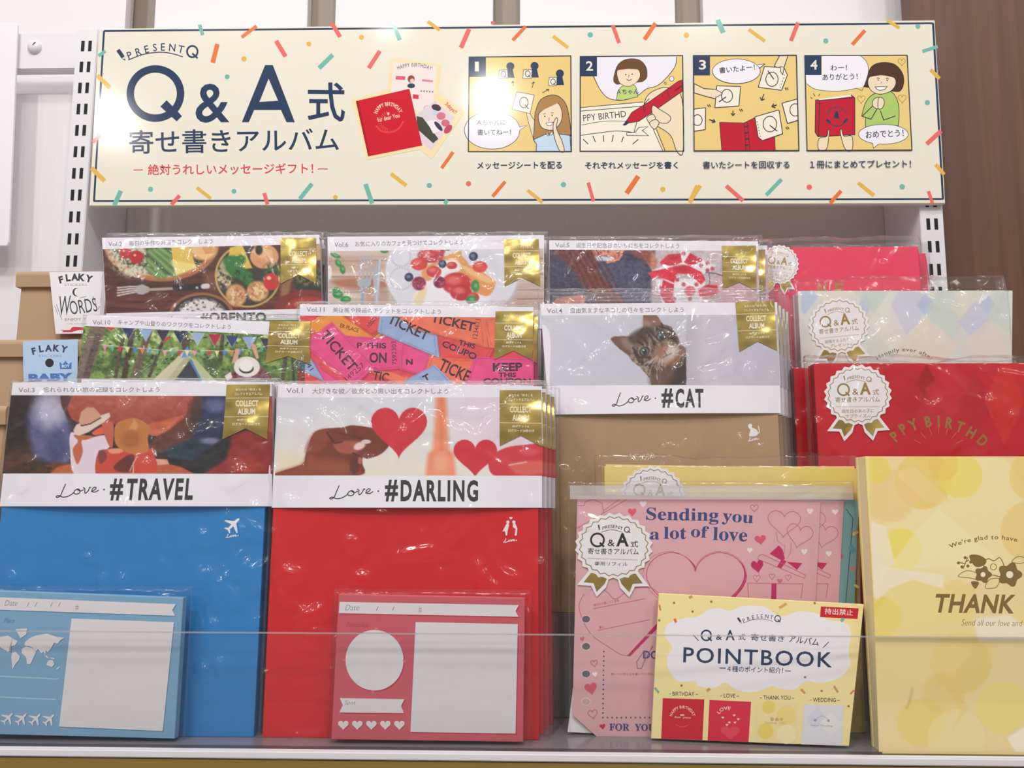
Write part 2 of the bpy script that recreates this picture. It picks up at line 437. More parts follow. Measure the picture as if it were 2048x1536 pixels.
# ------------------------------------------------------------------ things
def tag(o, label, cat, group=None, kind=None):
    if label: o['label'] = label
    if cat: o['category'] = cat
    if group: o['group'] = group
    if kind: o['kind'] = kind
    return o
def thing(name, loc, label, cat, group=None):
    o = bpy.data.objects.new(name, None); o.empty_display_size = .02
    COL.objects.link(o); o.location = tuple(float(v) for v in loc)
    return tag(o, label, cat, group)
def dup(root, shift, label, group=None, skip=()):
    r = root.copy(); COL.objects.link(r)
    r.location = tuple(np.array(root.location) + np.array(shift)); r['label'] = label
    if group: r['group'] = group
    for ch in root.children:
        if ch.name.split('.')[0] in skip: continue
        c = ch.copy(); COL.objects.link(c); c.parent = r
        for g in ch.children:
            d = g.copy(); COL.objects.link(d); d.parent = c
    return r
class Box:
    """boxes and other solids gathered into one mesh"""
    def __init__(s): s.V, s.F, s.M, s.sl, s.sm = [], [], [], [], []
    def k(s, m):
        if m not in s.sl: s.sl.append(m)
        return s.sl.index(m)
    def box(s, x0, x1, y0, y1, z0, z1, m):
        b = len(s.V); s.V += [(x, y, z) for z in (z0, z1) for y in (y0, y1) for x in (x0, x1)]
        for f in ((0, 2, 3, 1), (4, 5, 7, 6), (0, 1, 5, 4), (2, 6, 7, 3), (0, 4, 6, 2), (1, 3, 7, 5)):
            s.F.append(tuple(b + i for i in f)); s.M.append(s.k(m)); s.sm.append(False)
        return s
    def prism(s, P, axis, a, b_, m):
        """outline P in the two other axes, run along axis from a to b_"""
        n = len(P); b = len(s.V)
        for t in (a, b_):
            for p in P:
                s.V.append({'x': (t, p[0], p[1]), 'y': (p[0], t, p[1]), 'z': (p[0], p[1], t)}[axis])
        s.F += [tuple(range(b, b + n)), tuple(range(b + 2 * n - 1, b + n - 1, -1))] + [(b + i, b + n + i, b + n + (i + 1) % n, b + (i + 1) % n) for i in range(n)]
        s.M += [s.k(m)] * (n + 2); s.sm += [False] * (n + 2); return s
    def build(s, name, parent=None, origin=(0, 0, 0), bevel=0):
        o3 = np.array(parent.location if parent else origin, float)
        me = bpy.data.meshes.new(name); me.from_pydata([tuple(np.array(v) - o3) for v in s.V], [], s.F)
        for m in s.sl: me.materials.append(MATS[m])
        me.polygons.foreach_set('material_index', s.M); me.update()
        import bmesh
        bm = bmesh.new(); bm.from_mesh(me); bmesh.ops.recalc_face_normals(bm, faces=bm.faces)
        if bevel: bmesh.ops.bevel(bm, geom=list(bm.edges), offset=bevel, segments=2, affect='EDGES', clamp_overlap=True)
        bm.to_mesh(me); bm.free()
        o = bpy.data.objects.new(name, me); COL.objects.link(o)
        if parent: o.parent = parent
        else: o.location = tuple(o3)
        return o

def sleeve(pl, u0, u1, v0, v1, th, root, seed, name='plastic_sleeve', gap=.0012, flap=0.0, amp=1.0, ncrease=60, edge=True, vtop=None, wrinkle_top=None):
    """a clear bag: crumpled front film, sides drawn in to a flat back film"""
    rng = random.Random(seed); nx, ny = int((u1 - u0) / .00125) + 4, int((v1 + flap - v0) / .00125) + 4
    a, b = np.meshgrid(np.linspace(0, 1, nx), np.linspace(0, 1, ny))
    v1r = vtop if vtop is not None else v1
    Uu = u0 + (u1 - u0) * a; Vv = v0 + (v1 + flap - v0) * b
    if flap:                                          # a loose, uneven mouth
        e = (fbm(a * 5, a * 0 + seed, seed, 3) - .5) * .008
        Vv = Vv + e * np.clip((b - .9) / .1, 0, 1)
    D = (fbm(Uu / .035, Vv / .05, seed, 3) - .45) * .0014 * amp
    for i in range(ncrease):
        cx, cy = rng.uniform(u0, u1), rng.uniform(v0, v1)
        if rng.random() < .6: cy = rng.choice([v0 + (v1 - v0) * rng.uniform(.75, 1), v0 + (v1 - v0) * rng.uniform(0, .5)])
        th_ = rng.choice([rng.uniform(-.5, .5), rng.uniform(.6, 1.3), rng.uniform(-1.3, -.6), rng.uniform(1.2, 1.9)])
        L = rng.uniform(.004, .028); wd = rng.uniform(.0012, .0052); A = rng.uniform(.35, .9) * wd * amp * rng.choice((1, 1, -.5))
        x, y = Uu - cx, Vv - cy
        p, q = x * cos(th_) + y * sin(th_), -x * sin(th_) + y * cos(th_)
        q = q + 10 * p * p * rng.uniform(-1, 1)
        D += A * np.exp(-(q / wd) ** 2) * np.exp(-(p / L) ** 2)
    for i in range(int(ncrease * .5)):                   # dents and blisters
        cx, cy = rng.uniform(u0, u1), rng.uniform(v0, v1); r1, r2 = rng.uniform(.002, .0075), rng.uniform(.002, .005); th_ = rng.uniform(0, 3.1)
        x, y = Uu - cx, Vv - cy; p, q = x * cos(th_) + y * sin(th_), -x * sin(th_) + y * cos(th_)
        D += rng.uniform(.35, .8) * r2 * amp * np.exp(-(p / r1) ** 2 - (q / r2) ** 2)
    # the film bends back round the edges of what it wraps
    ed = np.minimum(np.minimum(Uu - u0, u1 - Uu), np.minimum(Vv - v0, 9))
    tp = np.maximum(v1r - Vv, 0) if not flap else np.abs(v1r - Vv) * 0 + 9
    ed = np.minimum(ed, tp); R = .0035
    pull = np.where(ed < R, 1 - np.sqrt(np.clip(1 - (1 - ed / R) ** 2, 0, 1)), 0)
    Wd = gap + np.clip(D, -.0006, .0036) - pull * min(th * .55, R)
    if flap:
        k = np.clip((Vv - v1r) / max(flap, 1e-4), 0, 1); Wd = Wd - k * th * .35
    V = [tuple(q) for q in (pl.O + Uu.reshape(-1, 1) * pl.U + Vv.reshape(-1, 1) * pl.V + Wd.reshape(-1, 1) * pl.N).tolist()]
    A_ = Art(pl, 0, 'film'); F = [(j * nx + i, j * nx + i + 1, (j + 1) * nx + i + 1, (j + 1) * nx + i) for j in range(ny - 1) for i in range(nx - 1)]
    A_.add(V, F, (255, 255, 255), 'film', True)
    back = -th - .0004
    ring = [i for i in range(nx)] + [j * nx + nx - 1 for j in range(1, ny)] + [(ny - 1) * nx + i for i in range(nx - 2, -1, -1)] + [j * nx for j in range(ny - 2, 0, -1)]
    P = [V[i] for i in ring]; uvs = [(float(Uu.ravel()[i]), float(Vv.ravel()[i])) for i in ring]
    n = len(ring); cx, cy = (u0 + u1) / 2, (v0 + v1) / 2
    M1 = [pl.loc(x, y, back * .55) for x, y in uvs]; B = [pl.loc(x + (cx - x) * .012, y + (cy - y) * .006 if not (flap and y > v1r) else y, back) for x, y in uvs]
    A_.add(P + M1, [(i, n + i, n + (i + 1) % n, (i + 1) % n) for i in range(n)], (255,) * 3, 'film_edge', True)
    A_.add(M1 + B, [(i, n + i, n + (i + 1) % n, (i + 1) % n) for i in range(n)], (255,) * 3, 'film_edge', True)
    return A_.build(name, root)
# ================================================================== the setting
def at(x, y, Y): return Plane(Y).at((x, y))
FLOOR = -.0095
YW, YU, YS = .245, .171, .165
def struct(o): o['kind'] = 'structure'; return o
# wall behind the goods, between the two uprights, and the wall left of them
xl = at(128, 425, YU)[0]; xr = at(1891, 500, YU)[0]
uw = .0205
struct(Box().box(xl + .004, xr - .004, YW, YW + .01, -.05, .62, 'wall_cloth').build('wall_back'))
struct(Box().box(-1.1, xl + .004, YW + .004, YW + .014, -.3, .9, 'white_board').build('wall_left'))
z0 = .585
struct(Box().box(-1.1, .75, YW + .032, YW + .042, z0 - .1, 1.3, 'taupe').build('wall_top'))
edges = [(-300, 253), (310, 615), (671, 986), (1040, 1350), (1406, 1822)]
for i, (a, b) in enumerate(edges):
    struct(Box().box(at(a, 20, YW + .016)[0], at(b, 20, YW + .016)[0], YW + .016, YW + .031, z0, 1.25, 'white_board').build('trim_%d' % (i + 1), bevel=.0006))
bx = at(1822, 20, .215)[0]
struct(Box().box(-3.2, 3.2, -3.4, YW + .04, -1.16, -1.1, 'shop_floor').build('floor'))
struct(Box().box(bx, bx + .9, .215, .235, -.3, 1.3, 'brown_wood').build('wall_right'))

def upright(x0, ztop, first, pitch, label):
    t = thing('slotted_upright', (x0 + uw / 2, YU, -.05), label, 'upright', 'slotted uprights of the shelving')
    b = Box().box(x0, x0 + uw, YU, YW - .0005, -.05, ztop, 'white_metal')
    b.build('channel', t, bevel=.0006)
    s = Box()
    for k in range(26):
        z = first - k * pitch
        if z < .0: break
        for c in (.0068, .0137):
            s.box(x0 + c - .0016, x0 + c + .0016, YU - .00015, YU + .001, z - .0052, z + .0052, 'slot_black')
    s.build('slots', t)
    return t
zt = at(200, 58, YU)[2]
zf = at(180, 92, YU)[2]; zp = (at(180, 92, YU)[2] - at(160, 390, YU)[2]) / 7
upright(xl, zt, zf, zp, 'white slotted upright at the left end of the banner sign')
upright(xr - uw, zt - .012, at(1870, 448, YU)[2] + 8 * zp, zp, 'white slotted upright against the brown board on the right')

# crossbar with a round screw, left of the left upright
zc0, zc1 = at(90, 138, .2)[2], at(90, 66, .2)[2]
t = thing('crossbar', (xl - .07, .2, zc0), 'white metal crossbar with a domed screw, left of the banner sign', 'bar')
Box().box(xl - .16, xl, .2, .212, zc0, zc1, 'white_metal').build('bar', t, bevel=.0008)
c = at(70, 95, .2); A = Art(Plane(.2), 0, 'white_metal')
R = .0068; prof = [(R, 0.0), (R, .0012), (R * .9, .0026), (R * .62, .0040), (R * .25, .0047)]
V = []; n = 28
for r, d in prof: V += [(c[0] + r * cos(2 * pi * i / n), .2 - d, c[2] + r * sin(2 * pi * i / n)) for i in range(n)]
F = [(j * n + i, j * n + (i + 1) % n, (j + 1) * n + (i + 1) % n, (j + 1) * n + i) for j in range(4) for i in range(n)] + [tuple(range(4 * n, 5 * n))]
A.add(V, F, (255,) * 3, 'white_metal', True)
A.add([(c[0] + .0002, .1951, c[2] + .0002), (c[0] + .0028, .1951, c[2] + .0034), (c[0] + .0034, .1953, c[2] + .0029), (c[0] + .0008, .1951, c[2] - .0004)], [(0, 3, 2, 1)], (150,) * 3, 'slot_black')
A.build('screw', t)
# the recessed white panel below the crossbar
a, b = at(38, 187, .222), at(150, 187, .222)
struct(Box().box(-1.0, xl - .001, .222, YW + .003, -.3, a[2], 'white_board').build('trim_6', bevel=.0008))
# white board cutting in at the left edge of the frame
pl = Plane(.1955, 0, 0)
A = Art(pl, 0, 'card')
A.slab([(-120, 40), (30, 45), (35, 50), (17, 484), (13, 491), (-120, 494)], .0025, (238, 234, 240))
p0 = pl.at((-60, 492))
tag(A.build('notice_board', None, p0), 'plain white board at the left edge, in front of the crossbar', 'board')

# ------------------------------------------------------------------ shelf, risers, front lip
YF = -.0235
t = thing('display_shelf', (0, .1, FLOOR), 'pale grey shelf with a white front strip and gold rail along the bottom edge', 'shelf')
Box().box(-.62, .62, YF + .0005, YW - .001, FLOOR - .012, FLOOR, 'grey_shelf').build('shelf_board', t)
zA = at(900, 1506, YF - .007)[2]; zB = at(900, 1523, YF - .007)[2]
Box().box(-.62, .62, YF - .0015, YF + .0003, zA - .004, FLOOR - .0012, 'dark_rail').box(-.62, .62, YF + .0003, YF + .0062, FLOOR - .0011, FLOOR + .0002, 'dark_rail').build('groove', t)
Box().box(-.62, .62, YF - .007, YF - .0017, zB, zA, 'white_metal').build('front_strip', t, bevel=.0008)
Box().box(-.62, .62, YF - .010, YF + .002, zB - .02, zB - .0004, 'gold_rail').build('price_rail', t, bevel=.001)
# clear upstand along the front
pf = Plane(YF + .003); zt_ = pf.at((560, 1264))[2]
t = thing('shelf_lip', (0, YF + .003, FLOOR), 'clear acrylic lip standing along the front of the shelf', 'lip')
Box().box(-.61, .61, YF + .0012, YF + .0032, FLOOR, zt_ - .0008, 'acrylic').build('clear_panel', t)
Box().box(-.61, .61, YF + .0012, YF + .0032, zt_ - .0008, zt_, 'acrylic_edge').build('polished_edge', t)
# stepped risers behind the front row
R2, R3 = .062, .122
t = tag(Box().box(-.56, .56, .049, .098, FLOOR, R2, 'riser_grey').build('riser', None, (0, .07, FLOOR), bevel=.001),
        'low grey riser carrying the middle row of albums', 'riser')
t = tag(Box().box(-.56, .56, .1, .178, FLOOR, R3, 'riser_grey').build('riser', None, (0, .14, FLOOR), bevel=.001),
        'tall grey riser carrying the back row of albums', 'riser')
# ================================================================== the banner sign
NAVY = (40, 60, 92); CREAM = (234, 230, 213); CORAL = (232, 112, 104); ORANGE = (231, 120, 62); TEAL = (116, 186, 172); MUST = (230, 182, 82)
PANEL = (236, 207, 132); SKIN = (240, 222, 190); LILAC = (238, 236, 246)
pl = Plane(YS)
S = Art(pl, 0, 'lacquer')
S.slab([(197, 57), (1870, 40), (1891, 407), (178, 412)], .0055, CREAM, None, .0006)
def pencil_logo(a, x, y, s, col, mat=None, thin=1.0):
    """pencil and arched brand lettering, x,y = left foot, s = width"""
    k = s / 470.0
    a.poly([(x + 0 * k, y - 55 * k), (x + 18 * k, y - 68 * k), (x + 48 * k, y - 24 * k), (x + 50 * k, y), (x + 30 * k, y - 12 * k)], col, mat)
    a.poly([(x + 32 * k, y - 13 * k), (x + 47 * k, y - 24 * k), (x + 46 * k, y - 9 * k)], (248, 244, 230))
    a.line(spline([(x + 68 * k, y - 4 * k), (x + 150 * k, y - 35 * k), (x + 240 * k, y - 48 * k), (x + 310 * k, y - 42 * k), (x + 378 * k, y - 22 * k)]), 5 * k, col, mat)
    g = [('P', 75, -52, -22), ('R', 125, -72, -17), ('E', 172, -86, -12), ('S', 219, -96, -6), ('E', 265, -99, 0), ('N', 318, -96, 6), ('T', 368, -86, 12)]
    for ch, cx, cy, an in g:
        al = radians(an); G, f, asp = glyphs(ch, .004 * thin); h = 42 * k; wd = h * asp * .92; a.up()
        x0, y0 = x + cx * k, y + (cy + 42) * k - h * .5
        Q = [a.pl.at(a._x((x0 + (p - .5) * wd * cos(al) + (q - .5) * h * sin(al), y0 + (p - .5) * wd * sin(al) - (q - .5) * h * cos(al))), a.w) for p, q in G]
        a.add(Q, f, col, mat)
    a.ring(x + 432 * k, y - 52 * k, 30 * k, 32 * k, 10 * k, col, mat, 26)
    a.line([(x + 432 * k, y - 42 * k), (x + 462 * k, y - 14 * k)], 10 * k, col, mat)
S.use('A')
S.use('X')
S.line([(208, 62), (1866, 46.5)], 3.8, NAVY); S.line([(208, 62), (188, 402)], 4, NAVY)
S.line([(187, 402), (1886, 398)], 3.8, NAVY); S.line([(1866, 46), (1886, 399)], 4.2, NAVY)
conf = {'A': [((600, 290), (560, 318), 20, TEAL), ((1135, 140), (1153, 200), 20, TEAL), ((1460, 148), (1375, 212), 20, ORANGE), ((1237, 250), (1210, 357), 26, ORANGE),
              ((1570, 232), (1625, 322), 26, CORAL), ((1885, 128), (1935, 210), 24, CORAL), ((1893, 312), (1815, 388), 26, TEAL), ((553, 428), (625, 500), 24, MUST),
              ((575, 768), (527, 808), 22, CORAL), ((520, 955), (595, 1030), 26, MUST), ((688, 1085), (650, 1168), 26, TEAL), ((1022, 1112), (975, 1165), 22, CORAL),
              ((1120, 1068), (1200, 1130), 20, MUST), ((1503, 1098), (1522, 1163), 22, CORAL), ((1775, 1045), (1705, 1132), 24, TEAL)],
        'B': [((300, 125), (340, 228), 24, TEAL), ((498, 122), (568, 172), 20, MUST), ((735, 165), (688, 272), 26, CORAL), ((1056, 150), (982, 230), 20, ORANGE), ((1212, 206), (1298, 272), 20, MUST),
              ((1552, 145), (1588, 245), 22, CORAL), ((1795, 132), (1732, 225), 24, ORANGE), ((227, 290), (163, 388), 24, CORAL), ((643, 865), (578, 957), 20, ORANGE), ((290, 988), (377, 1056), 22, MUST),
              ((145, 1047), (183, 1158), 26, TEAL), ((610, 1138), (597, 1160), 22, TEAL), ((940, 1033), (868, 1118), 20, ORANGE), ((1067, 1082), (1152, 1152), 20, MUST), ((1412, 1038), (1442, 1145), 20, CORAL),
              ((1697, 1002), (1630, 1100), 28, ORANGE), ((2035, 1055), (1990, 1150), 26, MUST), ((858, 130), (880, 130), 18, CORAL)],
        'C': [((250, 115), (283, 192), 30, TEAL), ((433, 172), (527, 242), 20, MUST), ((722, 132), (680, 240), 24, CORAL), ((1115, 178), (1040, 262), 22, ORANGE), ((1245, 118), (1317, 165), 20, MUST), ((1542, 272), (1452, 302), 20, TEAL),
              ((1500, 408), (1552, 462), 22, MUST), ((1562, 768), (1477, 845), 26, CORAL), ((1530, 965), (1580, 1025), 22, MUST), ((1487, 1122), (1512, 1195), 20, CORAL), ((1075, 1072), (1168, 1148), 22, MUST), ((625, 1052), (535, 1145), 22, TEAL),
              ((975, 1120), (910, 1192), 22, ORANGE), ((300, 1090), (400, 1178), 24, CORAL), ((148, 1088), (85, 1188), 24, MUST)]}
dots = {'A': [(1757, 250, 14, MUST), (1388, 335, 15, MUST), (1292, 437, 14, TEAL), (856, 1077, 15, TEAL), (1331, 1088, 14, TEAL), (1908, 1122, 13, MUST)],
        'B': [(122, 212, 14, MUST), (1424, 198, 15, TEAL), (1970, 200, 15, MUST), (508, 1055, 15, TEAL), (731, 1045, 15, CORAL), (1271, 1050, 15, TEAL), (1836, 1077, 15, MUST)],
        'C': [(67, 206, 15, MUST), (885, 240, 15, TEAL), (1425, 155, 14, TEAL), (1481, 602, 15, TEAL), (788, 1098, 16, CORAL), (1333, 1096, 16, TEAL)]}
for k in conf:
    S.use(k)
    w0 = S.w
    for (a, b, wd, c) in conf[k]: S.poly(bar(*a, *b, wd), c)
    for (x, y, r, c) in dots[k]: S.dot(x, y, r, c)
S.use('A')
pencil_logo(S, 662, 345, 470, NAVY)
# big lettering
S.ring(884, 532, 143, 140, 42, NAVY, n=64)
S.poly([(948, 570), (1035, 660), (1005, 690), (912, 606)], NAVY)
S.poly([(1508, 370), (1552, 370), (1677, 695), (1630, 695), (1598, 625), (1446, 625), (1415, 695), (1376, 695)], NAVY)
S.poly([(1528, 448), (1582, 573), (1476, 580)], CREAM)
S.text('&', (1112, 698), (1305, 698), 222, NAVY, bold=.012)
S.text('式', (1750, 690), (1962, 692), 222, NAVY, bold=.012)
S.text('寄せ書きアルバム', (736, 876), (1928, 860), 136, NAVY, bold=.008)
RED = (222, 64, 72)
S.text('絶対うれしいメッセージギフト！', (842, 996), (1782, 988), 62, RED, bold=.010)
S.line([(760, 967), (812, 966)], 5, RED); S.line([(1808, 961), (1864, 960)], 5, RED)
# album photo
S.use('B')
HALO = (245, 226, 176)
S.poly([(293, 328), (575, 368), (558, 520), (712, 632), (522, 905), (455, 850), (150, 910), (66, 566), (270, 510)], HALO)
S.poly([(305, 350), (552, 378), (520, 660), (285, 560)], (240, 228, 224))
S.arc('HAPPY BIRTHDAY', 420, 620, 240, -22, 24, 22, (120, 100, 110), bold=.01)
S.poly([(318, 432), (372, 434), (370, 455), (316, 452)], (225, 90, 120)); S.poly([(468, 450), (530, 458), (528, 468), (467, 463)], (232, 130, 150))
S.poly([(385, 445), (420, 428), (445, 470), (455, 500), (385, 500)], (238, 228, 232)); S.poly(ell(405, 450, 20, 22), (150, 75, 60)); S.poly(ell(410, 460, 12, 13), (238, 205, 190)); S.poly(ell(405, 488, 22, 14), (60, 65, 90))
S.poly([(415, 535), (448, 540), (447, 565), (414, 560)], (215, 60, 80))
for i in range(5): S.dot(462 + 16 * i, 518 + i, 5, (150, 120, 130))
S.ring(494, 618, 16, 16, 4, (236, 150, 150))
S.poly([(540, 572), (655, 668), (520, 858), (435, 790), (430, 655)], (226, 212, 222))
S.poly([(435, 660), (470, 668), (560, 790), (530, 815), (440, 735)], (70, 72, 56))
S.poly(ell(575, 660, 26, 22), (214, 120, 140)); S.poly(ell(548, 612, 28, 18, 20), (70, 50, 60)); S.poly(ell(600, 700, 24, 20), (205, 105, 120))
S.poly([(495, 690), (540, 680), (575, 740), (530, 760)], (240, 235, 240)); S.poly(ell(560, 718, 34, 12, 50), (60, 55, 75)); S.poly(ell(615, 735, 18, 30, 40), (190, 70, 100)); S.poly(ell(540, 640, 14), (190, 215, 235))
S.text('3days!!', (590, 600), (650, 655), 30, (215, 70, 90), bold=.02)
S.poly([(90, 575), (395, 505), (468, 828), (160, 890)], (208, 22, 44)); S.poly([(90, 575), (104, 572), (172, 887), (160, 890)], (172, 14, 34))
IV = (245, 222, 200)
S.arc('HAPPY BIRTHDAY', 275, 668, 66, -72, 68, 22, IV, bold=.02)
S.poly([(268, 640), (282, 640), (278, 655), (272, 655)], IV)
S.text('for dear You', (215, 695), (340, 668), 26, IV, bold=.01)
for i in range(13):
    an = radians(-100 - i * 13); S.line([(277 + 40 * cos(an), 690 - 40 * sin(an)), (277 + 58 * cos(an), 690 - 58 * sin(an))], 2.5, (228, 110, 90))
S.curve([(205, 715), (235, 745), (285, 752), (330, 735), (360, 690)], 10, (224, 70, 66))
# comic strip
LN = (46, 50, 62)
def panel(k, q, num, nx, ny):
    S.use(k)
    S.poly(q, PANEL)
    x, y = q[0]
    return x, y
def frame(q, num, fx, fy, s=95):
    S.line(q, 6, LN, loop=True)
    x, y = q[0]
    S.poly([(x, y), (x + s, y), (x + s, y + s * 1.18), (x + 2, y + s * 1.18)], NAVY)
    S.text(num, (x + s * .34, y + s * .85), (x + s * .34 + s * (.24 if num == '1' else .42), y + s * .85), s * .58, CREAM, bold=.02)
q1 = [(735, 325), (1313, 318), (1316, 862), (730, 862)]
panel('B', q1, '1', 0, 0)
def person_icon(x, y, col=NAVY):
    S.dot(x, y, 23, col); S.poly([(x - 14, y + 10), (x + 12, y + 10), (x + 24, y + 66), (x - 26, y + 66)], col)
def qcard(P, cx, cy, r, fill=(245, 238, 220)):
    S.shape(P, fill, LN, 3); S.ring(cx, cy, r * .8, r, 4, LN, n=20); S.line([(cx + r * .2, cy + r * .4), (cx + r * .9, cy + r * 1.25)], 4, LN)
person_icon(851, 496, (70, 76, 110)); qcard([(788, 515), (835, 518), (833, 568), (783, 565)], 810, 540, 13, (244, 226, 170))
person_icon(969, 377); qcard([(906, 400), (953, 397), (955, 446), (903, 448)], 930, 422, 17)
person_icon(1107, 375); qcard([(1043, 398), (1092, 395), (1090, 445), (1040, 446)], 1068, 420, 17)
person_icon(1251, 418); qcard([(1190, 440), (1234, 440), (1232, 488), (1187, 488)], 1212, 465, 16)
for a, b, c, d in (((987, 490), (982, 463), (975, 474), (992, 470)), ((1093, 500), (1102, 466), (1090, 477), (1108, 473)), ((1152, 528), (1187, 508), (1172, 508), (1184, 520))):
    S.line([a, b], 4, LN); S.line([c, b, d], 4, LN)
HAIR = (176, 132, 78)
S.shape(closed([(1072, 625), (1088, 660), (1110, 700), (1105, 790), (1085, 740), (1062, 650)]), SKIN, LN, 3)
qcard([(1006, 522), (1105, 540), (1082, 646), (978, 622)], 1046, 583, 30)
S.shape([(1100, 790)] + spline([(1110, 640), (1140, 570), (1205, 540), (1260, 560), (1295, 620), (1312, 740), (1310, 775)]) + [(1240, 790), (1160, 790)], HAIR, LN, 4)
S.shape([(1100, 795), (1165, 765), (1230, 760), (1308, 770), (1314, 860), (1115, 860), (1118, 820)], (196, 220, 238), LN, 4)
S.shape(closed([(1130, 650), (1180, 610), (1235, 585), (1262, 630), (1258, 690), (1220, 735), (1175, 738), (1140, 715)]), SKIN, LN, 4)
S.poly([(1125, 640), (1150, 585), (1215, 560), (1240, 585), (1200, 605)], HAIR)
S.shape(closed([(1212, 715), (1228, 672), (1238, 680), (1232, 730), (1262, 800), (1276, 858), (1250, 858), (1222, 790)]), SKIN, LN, 4)
S.dot(1165, 662, 4, LN); S.dot(1207, 656, 4, LN); S.line([(1190, 668), (1188, 690)], 3, LN); S.shape([(1172, 700), (1212, 695), (1200, 714), (1180, 714)], (255, 255, 255), LN, 3)
S.line([(1155, 650), (1170, 645)], 3, LN); S.line([(1200, 642), (1215, 642)], 3, LN)
S.shape([(1170, 748), (1190, 770), (1180, 772)], (250, 250, 250), LN, 3); S.shape([(1190, 770), (1210, 745), (1210, 765)], (250, 250, 250), LN, 3)
S.shape(ell(866, 740, 158, 108, n=40)[0:1] + [(1065, 712)] + ell(866, 740, 158, 108, n=40)[39:1:-1], LILAC, LN, 3)
S.text('Ａちゃんに', (780, 712), (940, 712), 30, LN, bold=.012); S.text('書いてねー！', (782, 770), (972, 768), 34, LN, bold=.012)
frame(q1, '1', 0, 0)
q2 = [(1367, 322), (1949, 316), (1955, 860), (1366, 860)]
panel('B', q2, '2', 0, 0)
S.poly(spline([(1380, 330), (1450, 440), (1480, 510), (1530, 560), (1610, 570), (1690, 545), (1745, 505), (1800, 490), (1850, 450), (1905, 380), (1915, 322)]) + [(1367, 324)], LILAC)
S.curve([(1440, 432), (1480, 510), (1530, 560), (1610, 570), (1690, 545), (1745, 505), (1800, 490), (1850, 450), (1905, 380), (1915, 322)], 4, LN)
S.shape([(1572, 568)] + spline([(1580, 520), (1605, 490), (1650, 482), (1680, 490), (1692, 530), (1695, 550)]) + [(1610, 570)], (190, 216, 124), LN, 3)
S.shape(spline([(1575, 480), (1556, 455), (1575, 380), (1610, 345), (1660, 334), (1710, 345), (1742, 385), (1745, 440), (1720, 465)]), (112, 74, 44), LN, 3)
S.shape(closed([(1578, 400), (1640, 390), (1695, 395), (1708, 430), (1690, 465), (1650, 490), (1610, 485), (1585, 460)]), SKIN, LN, 3)
S.poly([(1572, 400), (1600, 360), (1700, 358), (1712, 396), (1640, 392)], (112, 74, 44))
S.dot(1626, 424, 4, LN); S.dot(1662, 422, 4, LN); S.line([(1645, 425), (1642, 440)], 3, LN); S.curve([(1630, 450), (1645, 458), (1660, 450)], 4, LN)
S.text('Ａちゃん', (1574, 538), (1700, 536), 30, NAVY, bold=.012)
S.dot(1887, 448, 14, LILAC); S.ring(1887, 448, 13, 14, 3, LN, n=18); S.ring(1850, 473, 6, 7, 3, LN, n=12)
S.poly([(1370, 610), (1725, 580), (1795, 735), (1840, 858), (1368, 858)], (244, 238, 218))
S.line([(1370, 612), (1725, 580)], 4, LN); S.line([(1370, 632), (1722, 604)], 4, LN)
S.line(spline([(1370, 770), (1480, 755), (1580, 745), (1680, 755)]), 4, LN); S.line([(1690, 690), (1672, 755)], 4, LN); S.line(spline([(1372, 712), (1500, 690), (1640, 690)]), 3, LN)
S.shape([(1630, 755), (1680, 752), (1700, 725), (1752, 720), (1720, 742), (1755, 772), (1632, 770)], (244, 238, 218), LN, 4)
S.text('PPY BIRTHD', (1385, 690), (1628, 665), 36, LN, bold=0.0)
for a, b in (((1383, 792), (1412, 820)), ((1438, 772), (1453, 808)), ((1499, 770), (1500, 806)), ((1555, 768), (1547, 806)), ((1612, 778), (1602, 808)), ((1698, 792), (1665, 820))): S.line([a, b], 5, LN)
S.shape(closed([(1730, 620), (1745, 550), (1800, 510), (1870, 500), (1945, 560), (1952, 858), (1915, 858), (1880, 770), (1800, 715), (1755, 690), (1770, 640)]), SKIN, LN, 4)
S.line([(1782, 735), (1836, 858)], 4, LN); S.line([(1800, 735), (1850, 858)], 4, LN)
S.shape([(1612, 712), (1640, 672), (1660, 640), (1765, 575), (1925, 462), (1948, 455), (1946, 520), (1820, 608), (1700, 690), (1640, 700)], (196, 26, 50), LN, 4)
S.poly([(1608, 712), (1632, 680), (1645, 700), (1622, 715)], NAVY); S.line([(1860, 515), (1878, 560)], 4, LN); S.line([(1905, 515), (1945, 488)], 8, (120, 14, 30))
for P in ([(1780, 600), (1815, 620), (1880, 665), (1860, 700), (1800, 690), (1775, 640)], [(1745, 670), (1780, 650), (1795, 680), (1768, 705)], [(1760, 700), (1795, 680), (1815, 700), (1790, 735)]):
    S.shape(closed(P), SKIN, LN, 4)
S.curve([(1735, 640), (1728, 600), (1760, 560)], 4, LN)
frame(q2, '2', 0, 0)
S.text('メッセージシートを配る', (780, 962), (1262, 960), 42, NAVY, bold=.012)
S.text('それぞれメッセージを書く', (1394, 962), (1922, 960), 42, NAVY, bold=.012)
S.use('C')
q3 = [(108, 326), (712, 324), (727, 883), (112, 885)]
S.poly(q3, PANEL); S.box = q3
CD = (245, 238, 220)
def sheet(P, cx, cy, r, tail): S.shape(P, CD, LN, 5); S.ring(cx, cy, r * .86, r, 5, LN, n=26); S.line([tail[0:2], tail[2:4]], 6, LN)
S.shape([(615, 324), (664, 324), (640, 395), (632, 440), (615, 405), (582, 388)], SKIN, LN, 5)
sheet([(525, 390), (640, 398), (660, 440), (625, 530), (488, 512)], 569, 465, 42, (545, 415, 580, 465))
S.shape([(618, 390), (640, 395), (632, 440), (620, 420)], SKIN, LN, 4)
for i in range(5): S.dot(642 - 6 * i, 440 + 18 * i, 3, LN)
